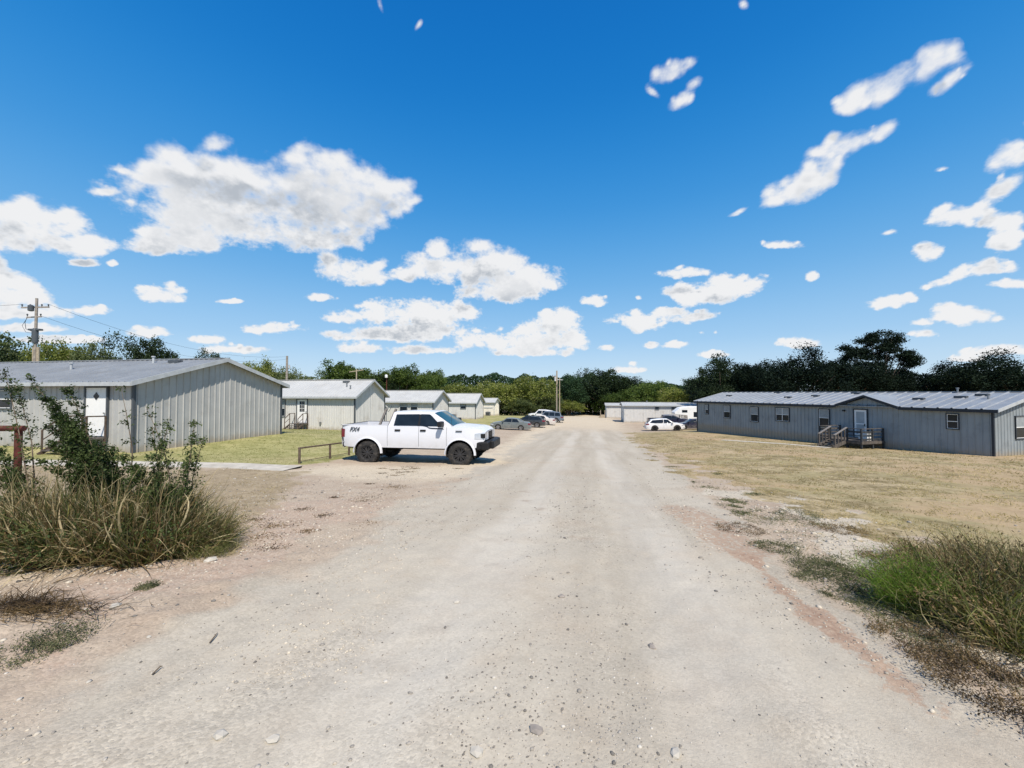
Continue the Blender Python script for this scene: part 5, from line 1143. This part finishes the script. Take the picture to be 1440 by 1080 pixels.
def tree_kit(seed, H, rx, rzf, m, n, leaf, trunk=.28, lobes=14, **kw):
    """unit tree, built once and copied"""
    rz = H*rzf; cz = H-rz; root = bpy.data.objects.new('kit', None); g = np.random.default_rng(seed+50)
    (v, f), C, s = crown_mesh(seed, rx, rx*.9, rz, n, leaf, lobes, **kw); v = v+np.array([0,0,cz]); cr = np_mesh('crown', v, f, m)
    cr.parent = root; C = C+np.array([0,0,cz]); mb = MB(); fork = Vector((g.normal()*.2, g.normal()*.2, max(.8, cz-rz*.55)))
    mb.tube([(0,0,-.4),(fork.x*.3,fork.y*.3,fork.z*.5),fork], [trunk, trunk*.8, trunk*.65], 9); limbs(mb, fork, C, trunk*.5, g, 8)
    tr = mb.build('trunk', 'bark', root, smooth=True); return (root, cr, tr)
def plant_tree(kit, name, lab, px, d, top, hpx, cat='tree', grp=None, kH=None, wide=1.0, rz=0, xoff=0):
    x = at(px, d)+xoff; z0 = gz(x, d); H = top/F*d+CH-z0; w_ = hpx/F*d
    o = thing(name, lab, cat, (x, d, z0), R(rz), grp); k0 = kit[3]; o.scale = (w_/k0[1], w_/k0[1], H/k0[0])
    for part in kit[1:3]: c = part.copy(); COL.objects.link(c); c.parent = o
    return o
def kit(seed, H, rx, *a, **k): return (*tree_kit(seed, H, rx, *a, **k), (H, rx*1.05))
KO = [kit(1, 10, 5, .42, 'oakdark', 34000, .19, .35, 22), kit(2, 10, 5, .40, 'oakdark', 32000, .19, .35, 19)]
KM = [kit(3, 10, 4.5, .46, 'oak', 22000, .23, .3, 18), kit(4, 10, 4.5, .46, 'mid', 20000, .24, .3, 18), kit(5, 10, 4.5, .46, 'fir', 20000, .24, .3, 20)]
KL = [kit(6, 8, 4.5, .50, 'olive', 12000, .26, .22, 22), kit(7, 8, 4.5, .50, 'pale', 11000, .26, .22, 20), kit(8, 8, 4.5, .50, 'mid', 11000, .26, .22, 20)]
def big_oak():
    g = np.random.default_rng(77); root = bpy.data.objects.new('kit', None)
    C = np.array([(-3.6,-.4,10.4),(1.0,.3,11.0),(3.4,-.4,9.4),(-4.6,0,9.9),(-3.4,.8,11.6),(-2.0,-.5,12.6),(-.4,.4,13.1),(1.4,-.3,12.9),(3.0,.5,12.0),(4.3,0,10.6),(5.3,.3,9.4),(2.7,-.8,10.3),(-1.6,.8,10.7),(.2,-.8,11.4),(3.6,.6,8.2),(-3.2,-.6,9.0),(.6,1.2,9.0),(-2.4,0,6.8),(2.0,0,6.6),(0,0,5.6),(-4.0,.3,5.2),(3.8,-.3,5.0),(5.4,0,4.0),(-5.5,0,3.8)])
    s = np.array([1.35,1.6,1.3,1.1,1.35,1.15,1.15,1.25,1.15,1.1,.8,.8,.9,1.0,.75,.9,.9,1.6,1.6,1.9,1.7,1.7,1.4,1.4]); s = s*1.12; L = len(C); n = 52000; k = g.choice(L, size=n, p=s**2/(s**2).sum()); m_ = 10
    sub = C[:,None,:]+unit(g.normal(size=(L,m_,3)))*s[:,None,None]*np.array([1.2,1.2,.75])*(.35+.65*g.random((L,m_,1))); q = sub[k, g.integers(m_, size=n)]+g.normal(size=(n,3))*(s[k][:,None]*.21)*np.array([1.25,1.25,.7])
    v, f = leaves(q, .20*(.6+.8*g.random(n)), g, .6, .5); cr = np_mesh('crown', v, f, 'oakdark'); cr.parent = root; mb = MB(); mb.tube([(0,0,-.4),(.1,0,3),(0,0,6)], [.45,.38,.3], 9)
    for c in C[:17]: mb.tube([(0,0,4.6+g.random()*1.6), ((c[0])*.5, c[1]*.5, (c[2]+5.4)*.5-.3), tuple(c)], [.13,.08,.03], 6, cap=False)
    return (root, cr, mb.build('trunk', 'bark', root, smooth=True), (14.3, 6.2))
KB = big_oak()
TG = 'trees behind the homes'
T_ = [ # kit, name, label, column, distance, top above eye line (px), half width (px)
 (KL[1],'tree','pale green tree at the far left behind the tall pole', 12,52,82,62), (KL[0],'tree','low olive tree just right of the tall pole', 92,50,68,42), (KL[1],'tree','grey green tree with uneven top between the pole and the dark round oak',140,50,68,32),
 (KM[0],'oak_tree','dark round oak standing highest over the roof of the large grey home',198,52,79,44),(KM[0],'oak_tree','small dark oak peeping over the ridge of the large grey home gable',297,60,57,28),
 (KL[0],'tree','olive tree behind the falling roof edge of the large grey home',362,70,44,30),(KL[1],'tree','grey green low tree around the bare pole',415,72,34,34),
 (KM[1],'oak_tree','round green oak above the ridge of the beige home',487,78,43,44),(KM[0],'oak_tree','dark oak left of the lamp pole',532,84,28,26),
 (KM[1],'tree','tall bushy green tree right of the lamp pole',562,86,38,36),(KM[1],'tree','bushy green tree behind the ridge of the third left home',604,88,32,34),
 (KL[0],'tree','olive tree above the fourth left home',650,96,12,34),(KL[0],'tree','yellowish green tree above the farthest cream home',700,100,14,36),(KL[0],'tree','broad olive tree left of the roadside pole',748,104,20,40),
 (KL[1],'tree','pale flowering bush below the olive trees at the lawn end',718,98,-8,34),(KL[1],'tree','pale bush behind the parked cars',765,100,-4,30),(KL[0],'tree','low olive bush beside the roadside pole foot',798,108,-12,26),
 (KM[2],'tree','dark green tree right behind the roadside pole',800,116,26,30),(KM[0],'oak_tree','tall grey green oak over the far end of the road',846,118,33,44),(KM[2],'tree','dark tree closing the far end of the road',822,124,14,40),
 (KM[0],'oak_tree','dark oak right of the tall oak at the road end',888,118,20,36),(KL[2],'tree','bright green tree above the long low pale home',918,106,17,40),(KL[0],'tree','olive green tree behind the camper',958,98,6,34),
 (KL[2],'tree','green bush behind the small far pale home',868,110,4,36),
 (KM[2],'oak_tree','dark tree at the left of the dark oak mass',985,92,24,30),
 (KM[0],'oak_tree','round green oak left of the dark oaks behind the slate blue home',1012,66,49,48),(KO[0],'oak_tree','broad almost black oak behind the middle of the slate blue home',1118,58,60,66),
 (KO[1],'oak_tree','dark oak under the tall open crowned oak',1198,58,46,56),(KO[1],'oak_tree','dark oak behind the left part of the slate blue roof',1062,62,40,40),
 (KO[0],'oak_tree','wide dark oak behind the right end of the slate blue roof',1352,58,40,58),(KO[1],'oak_tree','dark oak at the right edge of the view',1432,56,30,44),(KL[2],'oak_tree','lighter small oak in the gap right of the tall open crowned oak',1288,66,14,28),
 (KO[1],'oak_tree','dark oak filling behind the peak of the small porch gable',1240,60,26,44),
]
for i, (k_, nm, lab, px, d, top, hp) in enumerate(T_): plant_tree(k_, nm, lab, px, d, top, hp, grp=TG, rz=(i*67) % 360)
plant_tree(KB, 'oak_tree', 'tall dark oak with an open crown rising highest behind the slate blue home', 1240, 60, 89, 57, grp=TG, rz=0)
# more trees standing beyond the edges of the view, seen when stepping aside
for i, (k_, x, y, H, w_) in enumerate([(KM[0],-70,48,10,6),(KO[0],64,50,10,7),(KO[1],76,44,9,6),(KL[0],-80,40,9,6)]):
    o = thing('oak_tree', ['oak beyond the left edge of the photograph','dark oak beyond the right edge of the photograph','second dark oak beyond the right edge','olive tree beyond the left edge of the photograph'][i], 'tree', (x, y, gz(x, y)), i, TG); o.scale = (w_/k_[3][1],)*2+(H/k_[3][0],)
    for part in k_[1:3]: c = part.copy(); COL.objects.link(c); c.parent = o
for k_ in KO+KM+KL+[KB]:
    for o in k_[1:3]+(k_[0],): bpy.data.objects.remove(o)
# the wood closing the view: one mass of foliage along a broken line
def wood(name, pts, n, m, leaf, lab, seed):
    g = np.random.default_rng(seed); seg = [(pts[i], pts[i+1]) for i in range(len(pts)-1)]; ln = np.array([abs(b[0]-a[0])*(a[1]+b[1])/2 for a, b in seg], float); k = g.choice(len(seg), size=n, p=ln/ln.sum()); u = g.random(n)
    A = np.array([s_[0] for s_ in seg], float)[k]; B = np.array([s_[1] for s_ in seg], float)[k]; q = A+(B-A)*u[:,None]; px, d, top = q[:,0], q[:,1], q[:,2]
    x0 = (px-720)/F*d; bump = .70+.36*fbm(x0, x0*0+seed, .14, 3, seed)+.14*fbm(x0, x0*0+2, .6, 3, seed+1); dd = d+g.random(n)*6; x = (px-720)/F*dd
    zb = ground(x, dd); zt = zb+(top/F*d+CH-zb)*np.clip(bump, .6, 1.15); h = g.random(n)**.75
    bulge = (fbm(x*.9, h*6+seed, .5, 3, seed+4)-.5)*5
    p = np.stack([x, dd+bulge-2.5*np.sin(h*3), zb+(zt-zb)*h], -1)
    (v, f) = leaves(p, leaf*(.6+.8*g.random(n)), g, .6, .5); o = np_mesh(name, v, f, m); return tag(o, lab, 'wood', kind='stuff')
wood('woodland', [(440,118,18),(560,120,22),(600,124,27),(700,126,24),(760,128,23),(830,130,26),(900,130,18),(985,124,14),(1080,110,10)], 90000, 'fir', .62, 'dark wood along the skyline behind the nearer trees', 4)
wood('undergrowth', [(560,104,-4),(640,104,-2),(700,106,0),(760,112,4),(815,124,6),(870,124,0),(960,106,2),(1000,96,0)], 60000, 'mid', .45, 'green undergrowth below the trees at the end of the road', 9)
wood('undergrowth', [(-60,60,52),(60,60,58),(230,64,52),(330,74,38),(460,84,26),(560,92,20)], 50000, 'pale', .42, 'low green scrub behind the homes on the left', 15)
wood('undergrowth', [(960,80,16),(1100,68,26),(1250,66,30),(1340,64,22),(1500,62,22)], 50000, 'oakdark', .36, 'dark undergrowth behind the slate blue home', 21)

# ---------------------------------------------------------------- weeds and shrubs by the camera
def clump(parent, nm, m, cx, cy, n, rad, h, wd, lean=.5, droop=.5, seg=5, seed=0, aim=(0, 0), zoff=0, curl=.25, hmin=.35):
    g = np.random.default_rng(seed); a = g.random(n)*6.28; r = rad*np.sqrt(g.random(n)); x = cx+r*np.cos(a); y = cy+r*np.sin(a)
    base = np.stack([x, y, surf(x, y)-.02+zoff], -1); out = np.stack([np.cos(a), np.sin(a)], -1)*(r/rad)[:,None]*lean*.8
    d = unit(np.stack([out[:,0]+g.normal(size=n)*lean*.5+aim[0], out[:,1]+g.normal(size=n)*lean*.5+aim[1], np.ones(n)], -1))
    v, f = ribbons(base, d, h*(hmin+(1-hmin)*g.random(n)), wd*(.5+g.random(n)), droop*g.random(n)**1.6, seg, g, curl)
    o = np_mesh(nm, v-np.array(parent.location), f, m, parent); return o, base, d
def plant(name, lab, cx, cy, grp=None, cat='plant'): return thing(name, lab, cat, (cx, cy, float(surf(cx, cy))), 0, grp)
WG = 'weeds along the road edges'
def grass_weed(lab, cx, cy, seed, n, rad, h, ms, wd=.006, lean=.55, droop=.6, name='tall_weed'):
    p = plant(name, lab, cx, cy, WG)
    for i, (m_, fr) in enumerate(ms): clump(p, 'blades', m_, cx, cy, int(n*fr), rad, h*(1-.12*i), wd, lean, droop, 6, seed+i)
    return p
def tufts(p, nm, m, cx, cy, n, rad, h, seed, leaf=.018, asp=.45, z0=.0, stemw=.003, per=40, lean=.4, sm='twig', aim=(0,0)):
    """thin branching stems carrying small leaves"""
    g = np.random.default_rng(seed); a = g.random(n)*6.28; r = rad*np.sqrt(g.random(n)); x = cx+r*np.cos(a); y = cy+r*np.sin(a); base = np.stack([x, y, surf(x, y)-.02+z0], -1)
    d = unit(np.stack([np.cos(a)*lean+g.normal(size=n)*.25+aim[0], np.sin(a)*lean+g.normal(size=n)*.25+aim[1], np.ones(n)], -1)); L = h*(.4+.6*g.random(n)); dr = .3*g.random(n)
    v, f = ribbons(base, d, L, stemw, dr, 5, g); st = np_mesh('stems', v-np.array(p.location), f, sm, p)
    t_ = .12+.88*g.random((n, per, 1)); hh = unit(np.stack([d[:,0], d[:,1], d[:,0]*0], -1)+1e-6)
    c = base[:,None,:]+d[:,None,:]*L[:,None,None]*t_+(hh*.6+np.array([0,0,-.9]))[:,None,:]*(dr*L)[:,None,None]*t_**2
    c = c+g.normal(size=c.shape)*(leaf*1.3+.05*L[:,None,None]*(1-t_*.6)); v, f = leaves(c.reshape(-1,3), leaf*(.6+.8*g.random(c.shape[0]*per)), g, asp, .8)
    np_mesh(nm, v-np.array(p.location), f, m, p)
# leafy shrub: explicit branches, the long ones reaching right over the gable wall
def shrub(name, lab, cx, cy, branches, m, leaf, seed, per=1.0, sm='twig'):
    p = plant(name, lab, cx, cy, 'shrubs in the weeds on the left', 'shrub'); g = np.random.default_rng(seed); mb = MB(); cs = []; z0 = float(surf(cx, cy))
    for (tx_, ty_, tz_, dens) in branches:            # tips relative to the base
        b = Vector((g.normal()*.06, g.normal()*.06, -.05)); tip = Vector((tx_, ty_, tz_)); mid = b.lerp(tip, .5)+Vector((g.normal()*.05, g.normal()*.05, .10*tip.length)); pts = [b, b.lerp(mid, .55)+Vector((0,0,.03)), mid, mid.lerp(tip, .5)+Vector((0,0,.04)), tip]
        mb.tube(pts, [.011,.009,.006,.004,.0015], 5, cap=False); nt = int(26*dens*tip.length)
        for k in range(nt):
            f = .22+.78*g.random(); i = min(3, int(f*4)); q = pts[i].lerp(pts[i+1], f*4-i); dr = Vector((g.normal(), g.normal(), g.normal()*.6+.2)).normalized(); L = (.05+.17*g.random())*(1.25-f); e = q+dr*L; mb.tube([q, e], [.0025,.001], 3, cap=False)
            nl = int((7+6*g.random())*per); tt_ = g.random(nl)[:,None]; cs.append(np.array(q)+(np.array(e)-np.array(q))*tt_*1.1+g.normal(size=(nl,3))*.022)
    mb.build('branches', sm, p); cs = np.concatenate(cs); v, f = leaves(cs, leaf*(.55+.9*g.random(len(cs))), g, .48, .6); np_mesh('leaves', v, f, m, p); return p
def rel(px, py, d, cx, cy): return (at(px, d)-cx, d-cy, -(py-552)/F*d+CH-float(surf(cx, cy)))
bx, by = -4.75, 4.75
br = []
for (px, py, d, dn) in [(95,545,4.7,1.0),(60,560,4.9,.9),(88,585,4.6,1.6),(100,600,4.6,2.2),(75,565,4.8,1.1),(40,530,5.0,.6),(75,620,4.5,2.2),(140,625,4.5,2.2),(110,650,4.5,2.4),(160,625,4.6,1.4),(108,600,4.8,.8),(170,545,5.0,.3),(60,650,4.5,2),(150,660,4.4,2.2),(85,585,4.9,1.8),(115,620,4.9,2.0),(100,630,4.8,2.4),(70,600,4.7,2.0),(100,590,4.7,1.2)]: br.append((*rel(px, py, d, bx, by), dn))
shrub('leafy_shrub', 'dark green leafy shrub rising highest in front of the white diamond window door', bx, by, br, 'shrub', .033, 1, 1.9)
bx, by = -4.05, 4.6; br = []
for (px, py, d, dn) in [(240,585,4.9,.8),(290,612,4.9,.7),(275,590,4.9,.6),(205,570,4.9,.5),(262,650,4.6,.7),(215,640,4.5,1.2),(225,668,4.4,1.6),(190,655,4.5,1.7),(205,690,4.3,1.8),(250,690,4.4,1.1),(170,640,4.6,1.6),(270,628,4.9,.8),(215,600,4.8,.5),(180,670,4.4,1.9),(235,640,4.6,.9)]: br.append((*rel(px, py, d, bx, by), dn))
shrub('leafy_shrub', 'thin leafy shrub with long twigs reaching right across the ribbed gable wall', bx, by, br, 'shrub', .032, 2, 1.9)
bx, by = -5.9, 4.9; br = []
for (px, py, d, dn) in [(5,520,5.2,.5),(20,535,5.2,.7),(0,640,4.8,1.8),(20,665,4.7,2),(-20,600,5,1.6),(10,700,4.6,2),(-40,640,4.8,1.8),(35,690,4.6,2)]: br.append((*rel(px, py, d, bx, by), dn))
shrub('leafy_shrub', 'leafy shrub at the left edge under the red gate rail', bx, by, br, 'shrub', .032, 3, 1.8)
weeds = [(-5.3,4.35,1.22,'dry tall weeds at the left edge above the white bag'),(-4.75,4.25,1.2,'dense straw coloured weeds left of centre in the big clump'),(-4.25,4.25,1.15,'tall straw stems under the leafy shrub twigs'),(-4.0,4.3,.95,'straw and green weeds at the middle of the clump'),(-3.85,4.55,.72,'shorter weeds toward the right end of the clump'),(-5.75,4.7,1.0,'brown tangled weeds below the red gate'),(-4.6,4.85,1.05,'tall stems standing behind the straw weeds'),(-5.0,5.3,1.0,'green weeds behind the red gate post')]
for i, (x, y, h, lab) in enumerate(weeds):
    grass_weed(lab, x, y, 100+i*5, 1150, .36, h, [('straw',.34),('strawgreen',.52),('brownweed',.52)], .012, .42, .8)
for i, (x, y, h, lab) in enumerate([(-3.72,4.6,.50,'soft green bushy weed at the right end of the big clump'),(-3.95,4.9,.6,'second green bushy weed behind the clump end'),(-3.5,4.45,.25,'low spreading weed where the clump meets the road')]):
    p = plant('bushy_weed', lab, x, y, WG); tufts(p, 'leaves', 'strawgreen', x, y, 190, .26, h, 200+i, .018, .3, per=42, lean=.6); clump(p, 'blades', 'straw', x, y, 420, .32, h*.8, .006, .9, .7, 5, 210+i)
for i, (x, y, h) in enumerate([(-5.2,4.15,.85),(-4.55,4.2,.75),(-4.1,4.35,.68)]):
    p = plant('leafy_weed', ['broad leaved dark weed low in front at the left of the clump','broad leaved dark weed low in the middle of the clump','broad leaved weed low toward the clump end'][i], x, y, WG)
    tufts(p, 'leaves', 'shrub', x, y, 190, .38, h, 260+i, .032, .5, per=30, lean=.5); clump(p, 'blades', 'straw', x, y, 150, .36, h*1.35, .020, .5, 1.0, 7, 270+i, curl=.5, hmin=.5); clump(p, 'dead_blades', 'brownweed', x, y, 220, .36, h*1.1, .016, .8, 1.1, 6, 280+i, curl=.5)
# a few thick pale dead stems
p = plant('dead_weed', 'thick pale dead stalks crossing in front of the weeds at the left', -5.0, 4.0, WG)
mb = MB(); g = np.random.default_rng(5)
for (x0, z0, x1, z1) in [(-.9,.95,-.25,.35),(-.8,.75,-.2,.30),(-.25,.75,-.05,.2),(.1,.95,.05,.25),(.7,.9,.62,.2),(-.6,.1,.1,.62),(.4,.05,1.2,.45),(.9,.8,.75,.15),(1.3,.05,1.5,.5),(-.1,.0,.35,.5)]:
    mb.tube([(x0, .1*g.normal(), z0), (x0*.7+x1*.3+.06*g.normal(), .02, z0*.7+z1*.3+.05), (x0*.3+x1*.7+.04*g.normal(), .05, z0*.3+z1*.7+.05), (x1, .1*g.normal(), z1)], [.006,.0055,.005,.004], 6)
mb.build('stalks', 'straw', p)
# right side
x, y = hit(1282, 868); p = plant('feathery_weed', 'bright green feathery weed at the right road edge', x, y, WG)
y0 = y; tufts(p, 'leaves', 'fennel', x+.15, y+.2, 210, .15, .60, 300, .030, .11, per=44, lean=.20, stemw=.005, sm='fennel'); clump(p, 'blades', 'strawgreen', x+.15, y+.05, 350, .28, .36, .005, .8, .5, 5, 301)
RW = [(hit(1345,860),.55,.42,'olive and brown weed bush right of the bright feathery weed',('brownweed','strawgreen')),(hit(1400,850),.62,.5,'dense brown weed bush at the right edge of the photo',('brownweed','brownweed')),(hit(1440,900),.55,.55,'dark green bushy weed at the lower right edge',('brownweed','strawgreen')),
      (hit(1500,860),.7,.6,'brown weed bush just beyond the right edge',('brownweed','strawgreen')),(hit(1340,805),.40,.5,'low brown weeds at the edge of the dry field',('brownweed','straw')),(hit(1425,800),.42,.6,'reddish brown weeds behind the dense bush',('brownweed','straw'))]
for i, ((x, y), h, rad, lab, (ma, mb_)) in enumerate(RW):
    p = plant('bushy_weed', lab, x, y, WG); tufts(p, 'leaves', ma, x, y, 130, rad*.75, h, 320+i, .030, .35, per=20, lean=.55); clump(p, 'blades', mb_, x, y, 900, rad*.75, h*1.12, .010, .7, 1.0, 6, 340+i, curl=.5); clump(p, 'dead_blades', 'straw', x, y, 520, rad*.75, h*1.15, .007, .8, 1.0, 6, 345+i, curl=.4)
# low weeds lying in the white grit
LW = [(hit(1165,800),.13,.30,'low grey green weed in the white grit, nearest the feathery weed'),(hit(1090,770),.08,.26,'flat grey weed on the verge above the red clay streak'),(hit(1215,820),.12,.26,'low dark weed left of the bright feathery weed'),(hit(1120,725),.08,.34,'flat weed patch between road and dry field'),(hit(1300,905),.12,.26,'dark trailing weed below the feathery weed'),(hit(1380,960),.14,.28,'dark trailing weed at the lower right'),(hit(1440,985),.34,.30,'taller brown weed low at the right edge of the photo'),(hit(1040,745),.07,.30,'flat weed at the road edge above the rusty streak'),(hit(1180,745),.10,.30,'dry weed tuft in the pale grit at the field edge'),(hit(1260,790),.14,.28,'dry tuft at the field edge behind the feathery weed')]
for i, ((x, y), h, rad, lab) in enumerate(LW):
    p = plant('low_weed', lab, x, y, WG); tufts(p, 'leaves', 'weed' if i < 4 else 'brownweed', x, y, 170, rad, h, 360+i, .016, .4, per=28, lean=1.3)
for i, (px, py, h, rad, lab) in enumerate([(85,905,.16,.14,'small grey green weed on the reddish earth at the lower left'),(20,925,.10,.22,'flat trailing weed at the lower left edge'),(620//3,835,.05,.06,'tiny weed tuft beside the pale stones')]):
    x, y = hit(px, py); p = plant('small_weed', lab, x, y, WG); tufts(p, 'leaves', 'weed', x, y, 90, rad, h, 380+i, .014, .4, per=30, lean=.9)
# dead brown roots on the bank
x, y = hit(35, 868); p = plant('dead_roots', 'heap of dead brown roots and straw on the left bank', x, y, None); p['category'] = 'roots'
g = np.random.default_rng(8); n = 900; P_ = np.stack([x+g.normal(size=n)*.30, y+g.normal(size=n)*.07], -1); base = np.stack([P_[:,0], P_[:,1], surf(P_[:,0], P_[:,1])+.03*g.random(n)], -1)
v, f = ribbons(base, unit(np.stack([g.normal(size=n)+.5, g.normal(size=n)*.5, .25+.2*g.random(n)], -1)), .10+.12*g.random(n), .005, .3*g.random(n), 4, g, .3); np_mesh('strands', v-np.array(p.location), f, 'brownweed', p)
for i, (a, b, lab) in enumerate([((75,832),(112,822),'thin brown stick on the bank below the weeds'),((55,850),(100,845),'second thin stick lying on the bank'),((214,950),(228,940),'dark short stick on the gravel at the lower left'),((295,905),(306,893),'thin stick standing out on the gravel left of centre')]):
    A_, B_ = hit(*a), hit(*b); mb = MB(); za, zb_ = float(surf(*A_)), float(surf(*B_)); mb.tube([(0,0,.01),((B_[0]-A_[0])*.5,(B_[1]-A_[1])*.5+.02,(zb_-za)/2+.02),(B_[0]-A_[0],B_[1]-A_[1],zb_-za+.012)], [.005,.004,.002], 6)
    o = mb.build('stick', 'twig'); o.location = (*A_, za); tag(o, lab, 'stick', 'sticks on the ground')
def rock(px, py, s, lab, m='concrete', seed=0, flat=.5):
    x, y = hit(px, py); g = np.random.default_rng(seed); v = ICO*s; mb = MB(); v2 = v*(1+.3*(g.random((12,1))-.5))*np.array([1.2, .9, flat]); mb.add(v2, [tuple(f_) for f_ in ICF]); o = mb.build('stone', m); o.location = (x, y, float(surf(x, y))+s*flat*.4); o.rotation_euler = (0,0,g.random()*6)
    return tag(o, lab, 'stone', 'larger stones on the road')
for i, (px, py, s, lab) in enumerate([(162,861,.045,'pale flat stone left of the weeds tuft, larger of the pair'),(120,866,.022,'small pale upright stone on the pink earth'),(209,900,.016,'single pale pebble on the pink earth'),(309,1035,.035,'pale flat stone near the bottom left of the road'),(670,1058,.032,'pale stone at the bottom centre of the road'),(755,1030,.034,'dark grey stone near the bottom centre'),(790,838,.030,'grey stone in the middle of the road'),(917,905,.03,'grey stone right of the road middle'),(295,795,.06,'pale flat rock at the foot of the right weeds'),(642,845,.028,'grey stone left of the road middle'),(384,1040,.03,'flat stone low on the left half of the road'),(950,1060,.03,'grey stone low on the right half of the road')]): rock(px, py, s, lab, 'concrete' if i not in (5,6,7) else 'pole', i)
# white plastic bag
x, y = hit(17, 800); g = np.random.default_rng(3); mb = MB(); n = 14; G_ = []
for i in range(n+1):
    th = math.pi*i/n*.5; row = []
    for j in range(22):
        a = 2*math.pi*j/22; r_ = (math.cos(th))*(1+.22*math.sin(3*a+i*.3)+.12*math.sin(7*a+i)); row.append((r_*math.cos(a)*.13, r_*math.sin(a)*.09, .085*math.sin(th)*(1+.25*math.sin(2*a+1))+.012*g.normal()))
    row.append(row[0]); G_.append(row)
mb.grid(G_); o = mb.build('plastic_bag', 'plastic_w', smooth=60); o.location = (x, y, float(surf(x, y))); tag(o, 'crumpled white plastic bag on the earth under the weeds', 'bag')
